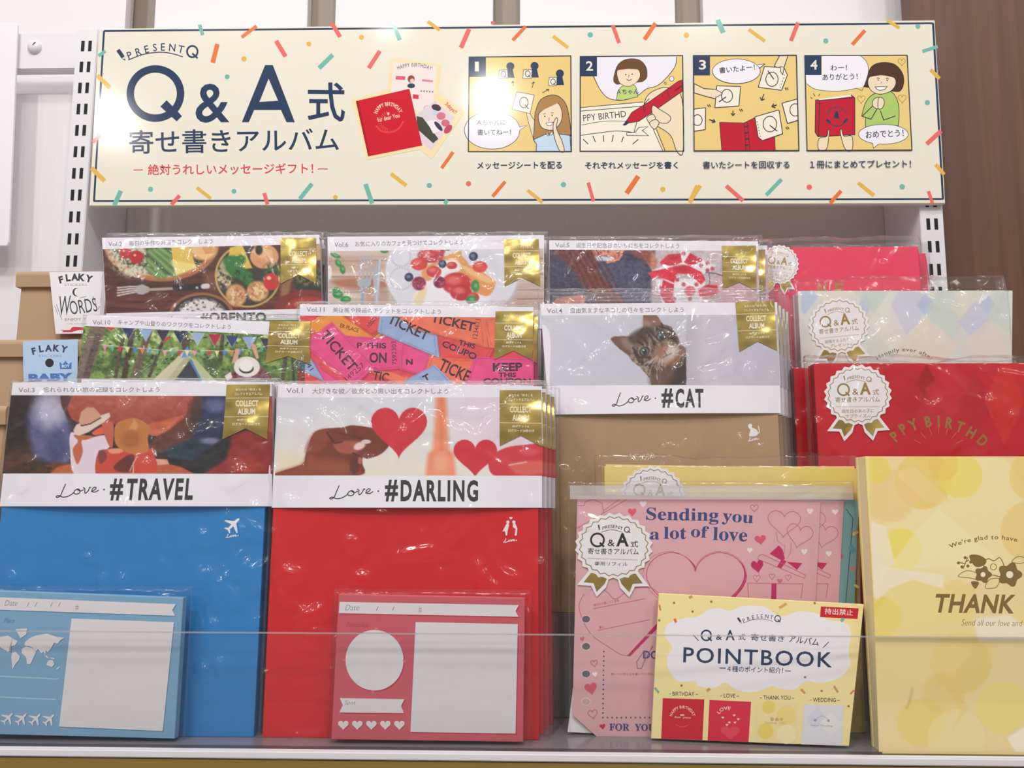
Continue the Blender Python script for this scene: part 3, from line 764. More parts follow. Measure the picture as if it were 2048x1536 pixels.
S.shape([(112, 490), (170, 520), (240, 525), (270, 545), (238, 580), (180, 565), (112, 545)], SKIN, LN, 5)
sheet([(245, 503), (385, 508), (375, 622), (234, 632), (240, 560)], 305, 562, 38, (258, 598, 300, 568))
S.poly([(230, 520), (270, 540), (280, 552), (240, 575)], SKIN); S.line([(232, 522), (268, 540), (278, 552), (240, 572)], 4, LN)
sheet([(100, 642), (180, 632), (178, 760), (100, 772)], 132, 705, 32, (0, 0, 1, 1))
sheet([(628, 605), (740, 575), (740, 700), (660, 725)], 705, 645, 36, (0, 0, 1, 1))
S.shape([(262, 718), (405, 722), (470, 690), (500, 800), (585, 805), (588, 884), (275, 884)], (196, 26, 50), LN, 4)
S.line([(405, 722), (418, 884)], 4, LN); S.line([(425, 716), (440, 884)], 4, LN)
for i in range(4): S.line([(410, 745 + 36 * i), (432, 742 + 36 * i)], 8, LN)
sheet([(468, 686), (610, 645), (632, 785), (512, 825), (488, 805)], 557, 728, 46, (556, 735, 600, 770))
for i in range(6): S.dot(482 + 4 * i, 715 + 17 * i, 3, LN)
S.poly(ell(360, 418, 140, 72, n=36), (242, 240, 248)); S.poly([(480, 375), (528, 375), (495, 400)], (242, 240, 248)); S.ring(360, 418, 140, 72, 3, LN); S.line([(485, 378), (528, 375), (492, 402)], 3, LN)
S.text('書いたよー！', (262, 432), (470, 410), 36, LN, bold=.012)
for a, b, c, d in (((522, 552), (508, 588), (500, 570), (526, 580)), ((598, 615), (568, 624), (580, 608), (590, 632)), ((340, 648), (340, 678), (330, 664), (352, 664)), ((200, 700), (236, 714), (226, 698), (216, 718))): S.line([a, b], 5, LN); S.line([c, b, d], 5, LN)
for x, y in ((190, 622), (378, 648), (645, 522), (650, 752)): S.line([(x, y - 8), (x + 10, y + 6)], 4, LN); S.line([(x + 10, y - 10), (x + 20, y + 4)], 4, LN)
S.box = None
frame(q3, '3', 0, 0, 97)
q4 = [(762, 326), (1362, 324), (1390, 880), (775, 883)]
S.poly(q4, PANEL)
def hline(x, y, s): S.line(heart(x, y, s, s), 4, (190, 150, 80), loop=True)
hline(1330, 360, 42); hline(1093, 578, 46); hline(1333, 575, 48)
S.shape(spline([(1110, 510), (1128, 440), (1160, 385), (1220, 366), (1290, 378), (1335, 430), (1342, 490), (1320, 535), (1270, 535)]), (78, 50, 34), LN, 3)
S.shape([(1118, 748), (1118, 690)] + spline([(1095, 680), (1120, 600), (1160, 555), (1210, 545), (1270, 540), (1305, 590), (1315, 660), (1310, 738)]), (176, 206, 110), LN, 4)
S.shape(closed([(1145, 450), (1215, 440), (1285, 455), (1295, 495), (1265, 535), (1205, 553), (1155, 535), (1132, 490)]), SKIN, LN, 4)
S.poly([(1138, 452), (1160, 400), (1280, 400), (1290, 456), (1215, 440)], (78, 50, 34))
S.curve([(1185, 462), (1193, 456), (1200, 464)], 4, LN); S.curve([(1238, 464), (1246, 458), (1254, 466)], 4, LN); S.dot(1193, 470, 4, LN); S.dot(1245, 472, 4, LN); S.line([(1212, 480), (1208, 490)], 3, LN)
S.shape([(1175, 510), (1245, 508), (1230, 526), (1200, 530), (1185, 524)], (255, 255, 255), LN, 4)
S.line([(1172, 610), (1098, 682), (1150, 700), (1185, 640)], 5, LN); S.line([(1205, 650), (1225, 705), (1295, 680)], 5, LN)
S.shape(closed([(1170, 580), (1195, 575), (1195, 635), (1168, 630), (1158, 605)]), SKIN, LN, 4); S.shape(closed([(1195, 575), (1220, 578), (1228, 605), (1215, 635), (1192, 635)]), SKIN, LN, 4)
S.poly([(862, 326)] + spline([(1090, 326), (1125, 365), (1135, 420), (1115, 490), (1080, 515), (960, 535), (830, 525), (772, 490)]) + [(768, 440), (862, 440)], (242, 240, 248))
S.curve([(1090, 328), (1125, 365), (1135, 420), (1115, 490)], 3, LN); S.line([(1115, 490), (1098, 532), (1065, 518)], 3, LN); S.curve([(1065, 518), (960, 535), (830, 525), (772, 490)], 3, LN)
S.text('わー！', (912, 415), (1010, 412), 32, LN, bold=.012); S.text('ありがとう！', (866, 472), (1072, 466), 38, LN, bold=.012)
S.poly(spline([(845, 800), (840, 876)]) + [(890, 876), (905, 765), (870, 800)], SKIN); S.poly([(1040, 790), (1040, 876), (998, 876), (970, 765), (1000, 790)], SKIN)
S.shape([(825, 588), (1035, 558), (1055, 575), (1055, 790), (840, 802), (822, 775)], (196, 26, 50), LN, 5); S.poly([(840, 582), (1030, 556), (1035, 566), (850, 590)], (250, 245, 235)); S.line([(848, 592), (842, 800)], 5, LN); S.line([(840, 590), (1050, 572)], 5, LN)
S.arc('HAPPY BIRTHDAY', 950, 690, 52, -70, 70, 16, NAVY, bold=.02); S.curve([(900, 710), (925, 735), (970, 738), (1005, 705)], 5, NAVY); S.poly(bar(888, 700, 912, 722, 14), NAVY); S.poly(bar(1012, 696, 990, 720, 14), NAVY); S.poly([(942, 650), (955, 650), (965, 695), (930, 695)], NAVY)
S.shape(closed([(890, 800), (898, 765), (906, 765), (902, 805), (888, 876), (842, 876), (845, 815)]), SKIN, LN, 4); S.shape(closed([(992, 800), (978, 760), (970, 765), (975, 805), (1000, 876), (1040, 876), (1038, 800)]), SKIN, LN, 4)
for a, b in (((795, 570), (805, 580)), ((812, 548), (822, 565)), ((850, 550), (842, 565))): S.line([a, b], 4, LN)
S.poly(ell(1223, 788, 146, 58, n=36), (242, 240, 248)); S.ring(1223, 788, 146, 58, 3, LN); S.shape([(1160, 838), (1165, 870), (1200, 842)], (242, 240, 248)); S.line([(1160, 842), (1165, 870), (1195, 845)], 3, LN)
S.text('おめでとう！', (1120, 812), (1342, 800), 42, LN, bold=.012)
frame(q4, '4', 0, 0, 97)
S.text('書いたシートを回収する', (163, 990), (672, 988), 44, NAVY, bold=.012)
S.text('１冊にまとめてプレセント！', (792, 988), (1385, 984), 46, NAVY, bold=.012)
S.w = max(S.w, .0005)
p0 = pl.at((1030, 410))
tag(S.build('banner_sign', None, p0), 'wide cream banner with confetti border, big navy letters and a four-panel comic', 'sign')
# ================================================================== collect albums in clear bags
INK = (52, 50, 54); OBI = (240, 237, 245); GREY = (128, 126, 132); FOILTXT = (244, 238, 214)
LOVE = [[(.19, .03), (.13, .5), (.09, .82), (.03, .95), (.0, .9), (.05, .82), (.14, .93), (.24, .88), (.33, .72), (.36, .62)],
        [(.44, .38), (.38, .5), (.37, .66), (.42, .73), (.48, .65), (.49, .48), (.45, .38), (.44, .42), (.5, .52), (.57, .42)],
        [(.55, .3), (.59, .36), (.59, .6), (.61, .66), (.66, .5), (.69, .28), (.72, .3)],
        [(.72, .56), (.8, .42), (.82, .3), (.78, .27), (.74, .42), (.75, .56), (.81, .58), (.88, .45)]]
def love(a, x0, y0, x1, y1, wd, col=INK):
    for st in LOVE: a.curve([(x0 + p * (x1 - x0), y0 + q * (y1 - y0)) for p, q in st], wd, col)
    a.dot(x0 + .985 * (x1 - x0), y0 + .42 * (y1 - y0), wd * .85, col)
def ribbon(root, pl, w, k, P, lines, bent=0.0):
    """gold swallowtail: P = tl, tr, br, notch, bl"""
    R = Art(pl, w, 'gold', k)
    tl, tr, br, no, bl = [np.array(p, float) for p in P]
    mb, mt = (br + bl) / 2, (tl + tr) / 2; R.sheet((tl, tr, br, bl), 8, 10, (206, 172, 88), 'gold', float(np.linalg.norm(mb - no) / np.linalg.norm(mb - mt)))
    def q(a, b): return tuple((tl * (1 - a) + tr * a) * (1 - b) + (bl * (1 - a) + br * a) * b)
    h = np.linalg.norm(bl - tl)
    def tx(t, a0, a1, b, hh, bold=.01): R.text(t, q(a0, b), q(a1, b), hh * h, FOILTXT, 'paper', bold=bold, res=2)
    if 'a' in lines: tx('あなたの「好き」を', .22, .80, .115, .048); tx('コレクトするアルバム', .2, .84, .195, .05)
    R.line([q(0, .245), q(1, .245)], h * .008, FOILTXT, 'paper')
    tx('COLLECT', .24, .76, .40, .115, .03); tx('ALBUM', .3, .70, .545, .11, .03)
    R.line([q(0, .585), q(1, .585)], h * .008, FOILTXT, 'paper')
    if 'b' in lines: tx('80ポケット&', .3, .70, .665, .046); tx('ログカード20枚付き', .2, .82, .745, .05)
    return R.build('gold_ribbon', root)
def obi_bulge(pl, u0, u1, vb, vt, A):
    def f(u, v):
        t = np.clip((vt - v) / (vt - vb), 0, 1); a = np.clip((u - u0) / (u1 - u0), 0, 1)
        return A * t * t * (1 - (2 * a - 1) ** 2)
    return f
def deform(A, f):
    for i, v in enumerate(A.V):
        d = np.array(v) - A.pl.O; u, vv, w = d @ A.pl.U, d @ A.pl.V, d @ A.pl.N
        if w > -.0002: A.V[i] = tuple(np.array(v) + A.pl.N * float(f(u, vv)))
def collect_album(label, pl, k, quad, photo, fn, vol, vpos, title, tpos, lpos, cover, th, rib, riblines, seed, group,
                  step=1.5, band=None, icon=None, bulge=.004, bag=(.004, .004, .004), extra=None):
    """quad: corners of the printed paper wrap (tl, tr, br, bl) in crop k; photo: corners of its picture"""
    Q = px(k, *quad); UV = [pl.uv(p) for p in Q]
    u0, u1 = (UV[0][0] + UV[3][0]) / 2, (UV[1][0] + UV[2][0]) / 2
    vt = (UV[0][1] + UV[1][1]) / 2; vb = (UV[2][1] + UV[3][1]) / 2
    um = (u0 + u1) / 2
    root = thing('photo_album', pl.loc(um, 0), label, 'album', group)
    C = Art(pl, 0, 'card'); C.slab([(u0 + .0008, 0.0), (u1 - .0025, 0.0), (u1 - .0025, vt - .001), (u0 + .0008, vt - .001)], th, cover, local=True)
    if icon: icon(C)
    C.build('cover', root)
    B = Art(pl, .0006, 'card', k)
    B.slab([UV[0], UV[1], UV[2], UV[3]], th + .0012, OBI, local=True)
    B.sheet(quad, 16, 12, OBI)
    if photo: B.raster(photo, step, fn)
    if extra:
        extra(B); B.sheet((quad[0], quad[1], photo[1], photo[0]), 16, 3, OBI)
    if vol:
        B.text(vol[0], vpos[0], vpos[1], vpos[4], GREY, bold=.004, res=2); B.text(vol[1], vpos[2], vpos[3], vpos[4] * 1.12, GREY, bold=.004, res=2)
    if title:
        x0, y0, x1, y1, h = tpos; B.text('#', (x0, y0), (x0 + h * .6, y0), h, INK, bold=.03)
        B.text(title, (x0 + h * .72, y0), (x1, y1), h, INK, bold=.036, space=1.22, slant=.07 if title == 'TRAVEL' else 0)
        if lpos: love(B, *lpos, h * .045)
    f = obi_bulge(pl, u0, u1, vb, vt, bulge)
    if bulge: deform(B, f)
    B.build('paper_band', root)
    if rib:
        g = ribbon(root, pl, .0011, k, rib, riblines)
        if bulge:
            for v in g.data.vertices:
                d = np.array(v.co) + np.array(root.location) - pl.O
                v.co = tuple(np.array(v.co) + pl.N * float(f(d @ pl.U, d @ pl.V)))
    s = sleeve(pl, u0 - bag[0], u1 + bag[1], -.001, vt + bag[2], th + .001, root, seed, gap=.0019, ncrease=100 if title else 70, amp=1.15)
    if bulge:
        for v in s.data.vertices:
            d = np.array(v.co) + np.array(root.location) - pl.O
            if d @ pl.N > -.001: v.co = tuple(np.array(v.co) + pl.N * float(f(d @ pl.U, d @ pl.V) * (1 if d @ pl.V > vb else max(0, 1 - (vb - d @ pl.V) / .03))))
    return root
def stack(root, pl, th, n, dx, labels, group, z=0.0):
    flat = {}
    for i in range(n):
        r = dup(root, -pl.N * (th + .0046) * (i + 1) + pl.U * dx * (i + 1) + np.array([0, 0, z]), labels[i], group)
        for c in r.children:                       # the ones behind are pressed flat
            k = c.name.split('.')[0]
            if k == 'cover': continue
            if k not in flat:
                m = c.data.copy(); flat[k] = m
                for v in m.vertices:
                    p = np.array(v.co) + np.array(root.location) - pl.O; w_ = float(p @ pl.N)
                    if w_ > .0012: v.co = tuple(np.array(v.co) - pl.N * (w_ - .0012) * .9)
            c.data = flat[k]

P_front = Plane(0.0, FLOOR, 2)
# ---------------- travel album
def paint_travel(p):
    p.flat((52, 40, 42)); p.fill([(0, 180), (330, 180), (230, 330), (210, 560), (330, 760), (0, 760)], (66, 48, 38), 60)
    p.fill([(60, 600), (200, 600), (330, 690), (330, 760), (0, 760)], (96, 58, 40), 40, tex=(60, 40)); p.fill([(0, 180), (260, 180), (220, 480), (40, 600)], (44, 34, 34), 60)
    p.fill([(300, 180), (440, 180), (470, 280), (520, 400), (545, 600), (500, 700), (390, 690), (260, 640), (215, 500), (200, 330)], (98, 98, 138), 60)
    p.blob(370, 290, 120, 130, (186, 184, 206), .9, .95, 20); p.blob(420, 560, 70, 110, (62, 66, 110), .8, .7)
    p.fill([(330, 690), (420, 670), (540, 690), (540, 760), (260, 760)], (120, 72, 42), 20, tex=(40, 20))
    p.fills([(1340, 185), (1470, 185), (1500, 330), (1440, 500), (1240, 600), (1080, 590), (1150, 480)], (104, 60, 48), 20); p.fills([(1420, 200), (1480, 200), (1460, 420), (1380, 480)], (70, 50, 44), 25)
    p.fills([(530, 180), (1350, 180), (1372, 250), (1355, 340), (1250, 430), (1150, 480), (1080, 470), (860, 400), (600, 390), (520, 350), (490, 280)], (168, 76, 62), 10)
    p.blob(940, 200, 420, 120, (190, 104, 86), .9, .7); p.fill([(1080, 400), (1340, 330), (1250, 430), (1150, 482), (1080, 470)], (200, 104, 70), 14)
    p.fill([(440, 185), (530, 185), (490, 280), (540, 390), (500, 370), (450, 260)], (84, 56, 46), 12)
    p.fill([(1480, 180), (1665, 180), (1640, 500), (1400, 660), (1250, 650), (1200, 590), (1400, 520), (1480, 330)], (46, 52, 84), 20)
    p.fill([(1240, 560), (1420, 500), (1500, 540), (1420, 660), (1250, 650)], (40, 60, 66), 25); p.blob(1540, 520, 70, 24, (130, 134, 160), .8, .9); p.blob(1580, 260, 80, 50, (104, 112, 160), .9, .8); p.blob(1640, 560, 40, 24, (110, 110, 130), .8)
    p.fill([(1420, 660), (1640, 500), (1720, 560), (1640, 660), (1480, 760), (1400, 740)], (38, 40, 40), 30)
    p.fill([(1700, 470), (2000, 400), (2000, 760), (1500, 760), (1660, 650)], (146, 48, 46), 30); p.fill([(1940, 190), (2010, 190), (2010, 480), (1960, 440)], (170, 74, 58), 16); p.blob(1800, 700, 120, 70, (176, 62, 50), .8, .7)
    p.fill([(370, 760), (430, 710), (520, 690), (570, 760)], (196, 102, 56), 8); p.fill([(1050, 760), (1130, 670), (1240, 690), (1330, 710), (1430, 760)], (190, 92, 62), 10); p.fill([(1130, 650), (1230, 655), (1245, 690), (1130, 700)], (228, 168, 140), 8)
    p.noise(40, 30, 16, 5)
    p.fills([(515, 470), (560, 462), (620, 500), (700, 488), (780, 480), (812, 545), (790, 582), (740, 600), (715, 760), (552, 760), (520, 610)], (232, 212, 226), 6)
    p.fills([(545, 475), (690, 485), (640, 510), (600, 520), (612, 600), (580, 688), (556, 660), (538, 580), (575, 520)], (196, 104, 66), 8)
    p.fills([(678, 455), (760, 412), (768, 462), (700, 478)], (232, 96, 66), 6); p.fills([(745, 395), (815, 380), (835, 420), (830, 560), (800, 550)], (196, 100, 76), 6)
    p.fills([(712, 640), (745, 590), (800, 580), (880, 575), (900, 600), (830, 640), (790, 760), (712, 760)], (198, 78, 58), 6); p.fills([(725, 600), (765, 590), (790, 640), (740, 690)], (130, 62, 56), 8)
    p.fills([(760, 760), (800, 640), (860, 600), (1100, 575), (1128, 600), (1135, 760)], (206, 72, 56), 6); p.fills([(840, 710), (900, 650), (960, 620), (990, 640), (970, 740), (880, 745)], (104, 46, 40), 12); p.fills([(800, 580), (905, 575), (895, 605), (820, 612)], (232, 150, 116), 6)
    p.strk([(960, 740), (1010, 630)], 6, (230, 200, 180)); p.strk([(985, 680), (985, 755)], 6, (230, 200, 180)); p.strk([(850, 450), (838, 540)], 14, (60, 50, 48))
    p.fills([(840, 440), (865, 385), (960, 352), (1020, 360), (1075, 395), (1102, 430), (1085, 500), (1092, 590), (1040, 612), (960, 612), (900, 585), (850, 540)], (196, 122, 64), 6)
    p.blob(960, 510, 70, 60, (168, 96, 52), .7, .8); p.fill([(945, 430), (985, 362), (1010, 400), (1000, 440)], (216, 152, 92), 14)
    p.fill([(540, 440), (560, 400), (700, 345), (800, 312), (808, 342), (765, 380), (650, 455), (580, 482), (545, 465)], (230, 206, 190), 5); p.fill([(578, 375), (596, 305), (640, 272), (690, 276), (730, 318), (738, 352), (650, 398), (592, 408)], (212, 158, 132), 6)
    p.strk([(596, 408), (660, 396), (738, 350)], 10, (86, 62, 56))
def airplane(a, cx, cy, s, col, ang=-45):
    P = [(0, -1), (.13, -.8), (.15, -.35), (.95, .25), (.95, .42), (.15, .12), (.12, .62), (.42, .88), (.42, 1.0), (0, .86)]
    P = P + [(-x, y) for x, y in P[::-1][1:-1]]
    r = radians(-ang); a.poly([(cx + s * (x * cos(r) - y * sin(r)), cy + s * (x * sin(r) + y * cos(r))) for x, y in P], col)
WHITE = (240, 238, 240)
def icon_travel(C): C.use('H'); airplane(C, 1705, 1130, 66, WHITE); love(C, 1652, 1198, 1742, 1228, 5, WHITE)
BLUE = (46, 132, 200)
t = collect_album('blue travel album in a clear bag, two hat wearers on its picture, bottom left', P_front, 'H',
    [(95, 92), (1985, 98), (1990, 997), (0, 997)], [(80, 184), (1992, 192), (1996, 760), (18, 757)], paint_travel,
    ('Vol.3', '忘れられない旅の記録をコレクトしよう'), ((135, 163), (253, 163), (315, 163), (1168, 161), 33), 'TRAVEL', (820, 955, 1420, 952, 160), (425, 830, 782, 938),
    BLUE, .0065, [(1658, 108), (1975, 104), (1955, 508), (1800, 428), (1628, 508)], 'ab', 3, 'travel albums in the front row', icon=icon_travel, bag=(.002, .0035, .0035))
stack(t, P_front, .0065, 3, .0004, ['blue travel album copy directly behind the front one', 'third blue travel album in the bottom left stack, counted from the front', 'rearmost blue travel album of the bottom left stack'], 'travel albums in the front row')

# ---------------- darling album
def paint_darling(p):
    p.flat((218, 220, 230)); p.grad((1000, 185), (220, 220, 232), (1000, 720), (236, 230, 216)); p.grad((1250, 400), (232, 216, 230), (1900, 400), (236, 208, 224), np.clip((p.X - 1200) / 300, 0, 1) * np.clip((640 - p.Y) / 200, 0, 1), .8)
    p.fill([(100, 560), (500, 640), (900, 740), (100, 740)], (238, 226, 190), 120, .8)
    p.fill([(1200, 180), (1272, 180), (1284, 400), (1294, 540), (1325, 575), (1340, 730), (1130, 730), (1148, 575), (1180, 540), (1190, 400)], (240, 150, 112), 34); p.blob(1238, 640, 50, 70, (246, 176, 140), .9, .8); p.strk([(1238, 190), (1238, 540)], 26, (232, 128, 84), 24, .7)
    p.fills([(100, 722), (285, 645), (312, 580), (362, 438), (440, 402), (560, 392), (640, 378), (790, 402), (850, 450), (890, 500), (835, 570), (745, 606), (702, 598), (702, 640), (670, 725)], (122, 56, 42), 7)
    p.fills([(100, 722), (285, 650), (330, 580), (420, 600), (640, 640), (640, 725)], (160, 84, 56), 50, .8); p.fills([(310, 560), (362, 440), (450, 405), (480, 470), (400, 560)], (148, 74, 58), 30, .8)
    p.fills([(500, 500), (560, 485), (690, 490), (722, 520), (640, 570), (540, 560)], (170, 92, 72), 16); p.blob(680, 520, 40, 24, (240, 222, 216), .4, .9, -20); p.blob(725, 490, 34, 14, (236, 226, 226), .4, .9)
    p.strk([(460, 430), (510, 500), (560, 490)], 12, (70, 30, 30), 12, .8); p.strk([(550, 430), (700, 470)], 14, (96, 40, 34), 12, .7); p.strk([(640, 570), (700, 600)], 12, (80, 34, 28), 10); p.blob(650, 650, 36, 70, (96, 40, 32), .5, .8); p.blob(686, 620, 14, 26, (196, 100, 76), .5)
    p.fills([(1560, 650), (1600, 575), (1680, 530), (1800, 512), (1940, 520), (1940, 730), (1625, 730)], (214, 60, 70), 8); p.fills([(1700, 650), (1800, 625), (1940, 625), (1940, 700), (1780, 720)], (228, 108, 92), 24, .9); p.blob(1840, 560, 60, 26, (226, 82, 92), .6); p.strk([(1700, 650), (1820, 628)], 8, (240, 190, 190), 8)
    p.fill(heart(950, 378, 384, 358, 0, 48), (212, 48, 62), 5); p.fill(heart(1470, 566, 298, 268, 0, 48), (214, 46, 60), 5)
def icon_darling(C):
    C.use('I'); C.poly(heart(1713, 1010, 22, 18), WHITE)
    C.dot(1692, 1038, 11, WHITE); C.poly([(1684, 1048), (1697, 1046), (1700, 1060), (1690, 1100), (1655, 1102), (1672, 1070)], WHITE); C.poly([(1672, 1098), (1690, 1098), (1686, 1130), (1678, 1130)], WHITE)
    C.dot(1733, 1038, 11, WHITE); C.poly([(1727, 1048), (1742, 1047), (1757, 1080), (1752, 1130), (1738, 1130), (1745, 1085), (1726, 1072)], WHITE); love(C, 1662, 1150, 1752, 1178, 5, WHITE)
t = collect_album('red darling album in a clear bag with hearts on its picture', P_front, 'I',
    [(122, 98), (1925, 112), (1925, 940), (80, 940)], [(112, 188), (1928, 186), (1930, 722), (103, 720)], paint_darling,
    ('Vol.1', '大好きな彼／彼女との思い出をコレクトしよう'), ((180, 157), (292, 157), (357, 162), (1285, 164), 34), 'DARLING', (858, 898, 1490, 900, 148), (482, 785, 818, 886),
    (216, 34, 38), .0065, [(1637, 138), (1918, 136), (1925, 525), (1790, 447), (1637, 518)], 'ab', 11, 'darling albums in the front row', icon=icon_darling, bag=(.003, .004, .0035))
stack(t, P_front, .0065, 3, .0032, ['red darling album copy directly behind the front one', 'third red darling album of the stack, counted from the front', 'rearmost red darling album of the stack'], 'darling albums in the front row')

# ---------------- middle row: camping, tickets, cat
P_mid = Plane(.0545, R2, 2)
def paint_camp(p):
    p.flat((132, 164, 84)); a = p.tex(46, 40, .35, .65, 3); p.mix(a * .85, (76, 106, 48)); p.mix(p.tex(34, 30, .55, .72, 9) * np.clip((960 - p.Y) / 200, .2, 1), (210, 224, 146)); p.mix(p.tex(20, 16, .64, .75, 21), (40, 60, 30))
    p.fill([(450, 960), (900, 930), (1800, 940), (1800, 1030), (450, 1030)], (120, 150, 80), 40, .6, tex=(50, 30)); p.grad((0, 900), (60, 84, 44), (0, 1020), (90, 110, 60), p.tex(50, 40, .45, .7, 31) * np.clip((p.Y - 860) / 60, 0, 1))
    for P, w, c in (([(600, 690), (480, 1030)], 96, (124, 106, 92)), ([(590, 760), (520, 1000)], 40, (96, 80, 70)), ([(800, 720), (745, 1030)], 34, (74, 62, 50)), ([(740, 780), (690, 1030)], 24, (88, 74, 58)), ([(900, 720), (800, 1030)], 44, (108, 92, 74)), ([(1000, 740), (900, 1000)], 20, (70, 62, 48)), ([(1110, 740), (1120, 830)], 46, (82, 72, 52)), ([(1340, 760), (1330, 900)], 24, (74, 66, 48)), ([(1720, 900), (1700, 1030)], 26, (80, 76, 60)), ([(1760, 880), (1770, 1030)], 16, (60, 66, 44))):
        p.strk(P, w, c, 6)
    p.noise(14, 10, 26, 8)
    p.fill([(915, 1030), (1128, 830), (1150, 890), (1050, 1030)], (206, 202, 166), 5); p.fill([(1000, 1030), (1120, 880), (1148, 892), (1050, 1030)], (180, 178, 140), 6); p.fill([(1048, 1030), (1145, 905), (1205, 1030)], (58, 62, 70), 5); p.fill([(1150, 890), (1180, 900), (1300, 1030), (1212, 1030)], (186, 194, 146), 5)
    p.strk([(1146, 905), (1214, 1030)], 12, (66, 132, 200), 4); p.fill([(1110, 850), (1132, 818), (1140, 850), (1150, 880), (1092, 890)], (92, 150, 214), 5)
    cs = [(196, 60, 60), (40, 52, 92), (152, 178, 214), (52, 44, 70), (40, 50, 88), (160, 184, 220), (176, 44, 62), (52, 70, 120), (150, 176, 214), (60, 48, 70)]
    for i, c in enumerate(cs):
        x = 672 + 104 * i; y = 700 + 8 * i; h = 75 if i else 30
        p.fill([(x - 44, y), (x + 40, y + 2), (x - 2, y + h)], c, 4); p.strk([(x - 44, y), (x - 2, y + h), (x + 40, y)], 3, (226, 220, 220), 3, .6)
    p.fill([(1000, 766), (1030, 764), (984, 806)], (200, 48, 56), 4); p.strk([(610, 812), (1000, 846), (1420, 848), (1620, 818)], 3, (230, 230, 220))
    cc = [(236, 150, 170), (110, 190, 160), (206, 60, 60), (230, 226, 150), (70, 130, 200), (216, 140, 70), (80, 150, 220), (120, 180, 120), (236, 160, 180), (90, 170, 150), (196, 60, 60), (236, 226, 160)]
    for i in range(22):
        x = 632 + 45 * i; y = 816 + (30 * (i / 8) if i < 8 else 32 if i < 17 else 32 - (i - 17) * 6); p.fill([(x - 14, y), (x + 14, y), (x, y + 36)], cc[i % 12], 3)
    p.fill([(1350, 1030), (1380, 985), (1440, 960), (1560, 950), (1620, 985), (1640, 1030)], (116, 62, 68), 6); p.noise(10, 10, 60, 4, p.mask([(1380, 985), (1440, 960), (1560, 950), (1620, 985), (1640, 1030), (1390, 1030)], 6))
    p.fill([(1352, 1000), (1390, 975), (1400, 1010), (1370, 1030)], (232, 222, 220), 5); p.fill([(1395, 925), (1420, 835), (1445, 835), (1430, 920)], (214, 168, 140), 5); p.fill([(1560, 890), (1540, 810), (1510, 800), (1520, 840), (1545, 900)], (214, 166, 138), 5)
    p.blob(1487, 945, 78, 62, (232, 226, 218), .06); p.blob(1484, 955, 44, 30, (50, 42, 44), .12); p.blob(1482, 938, 42, 36, (240, 236, 230), .15)
t = collect_album('camping album with bunting and a tent on its picture, middle row left', P_mid, 'D',
    [(525, 632), (1836, 680), (1836, 1290), (470, 1290)], [(506, 698), (1836, 762), (1836, 1040), (462, 1018)], paint_camp,
    ('Vol.10', 'キャンプや山登りのワクワクをコレクトしよう'), ((557, 690), (665, 690), (710, 690), (1390, 720), 27), None, None, None,
    (70, 120, 70), .0075, [(1625, 668), (1868, 672), (1868, 930), (1735, 880), (1600, 922)], 'ab', 23, 'camping albums in the middle row', bag=(.004, .001, .004), bulge=0)
stack(t, P_mid, .0075, 1, -.001, ['second camping album, behind the one with the bunting picture'], 'camping albums in the middle row')

TP, TO, TB, TR_ = (232, 78, 138), (238, 116, 86), (152, 176, 214), (226, 76, 78)
tickets = [((-40, 640), (470, 700), (380, 900), (60, 760), TR_), ((100, 760), (350, 640), (660, 780), (600, 842), (236, 150, 62)), ((350, 640), (690, 640), (640, 770), (590, 805), TR_),
           ((380, 800), (815, 830), (800, 1010), (420, 1050), TP), ((780, 840), (960, 930), (920, 1060), (770, 1020), TP), ((980, 790), (1400, 830), (1300, 1010), (960, 960), TR_),
           ((640, 670), (990, 680), (1020, 945), (625, 780), TB), ((690, 640), (1310, 690), (1330, 880), (860, 760), TO), ((1300, 690), (1640, 690), (1640, 900), (1340, 880), TO),
           ((960, 940), (1260, 960), (1260, 1120), (900, 1120), TO), ((560, 1030), (700, 1030), (830, 1080), (800, 1130), TO), ((1240, 940), (1640, 950), (1640, 1130), (1180, 1130), TP),
           ((110, 850), (250, 1000), (330, 1120), (100, 1010), TB), ((100, 1010), (330, 1120), (100, 1130), (90, 1060), TR_), ((140, 860), (330, 715), (610, 1000), (480, 1120), TP), ((140, 860), (240, 1000), (420, 1130), (300, 1120), TP),
           ((800, 1090), (990, 990), (1120, 1120), (800, 1130), TB)]
def paint_tickets(p):
    p.flat((224, 72, 84))
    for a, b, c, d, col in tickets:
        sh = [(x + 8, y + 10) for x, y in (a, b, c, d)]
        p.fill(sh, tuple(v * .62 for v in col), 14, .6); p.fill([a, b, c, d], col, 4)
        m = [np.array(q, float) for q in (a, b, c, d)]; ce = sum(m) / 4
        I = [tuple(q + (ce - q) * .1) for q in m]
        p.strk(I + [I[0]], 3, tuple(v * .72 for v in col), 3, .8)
    p.noise(60, 60, 10, 4)
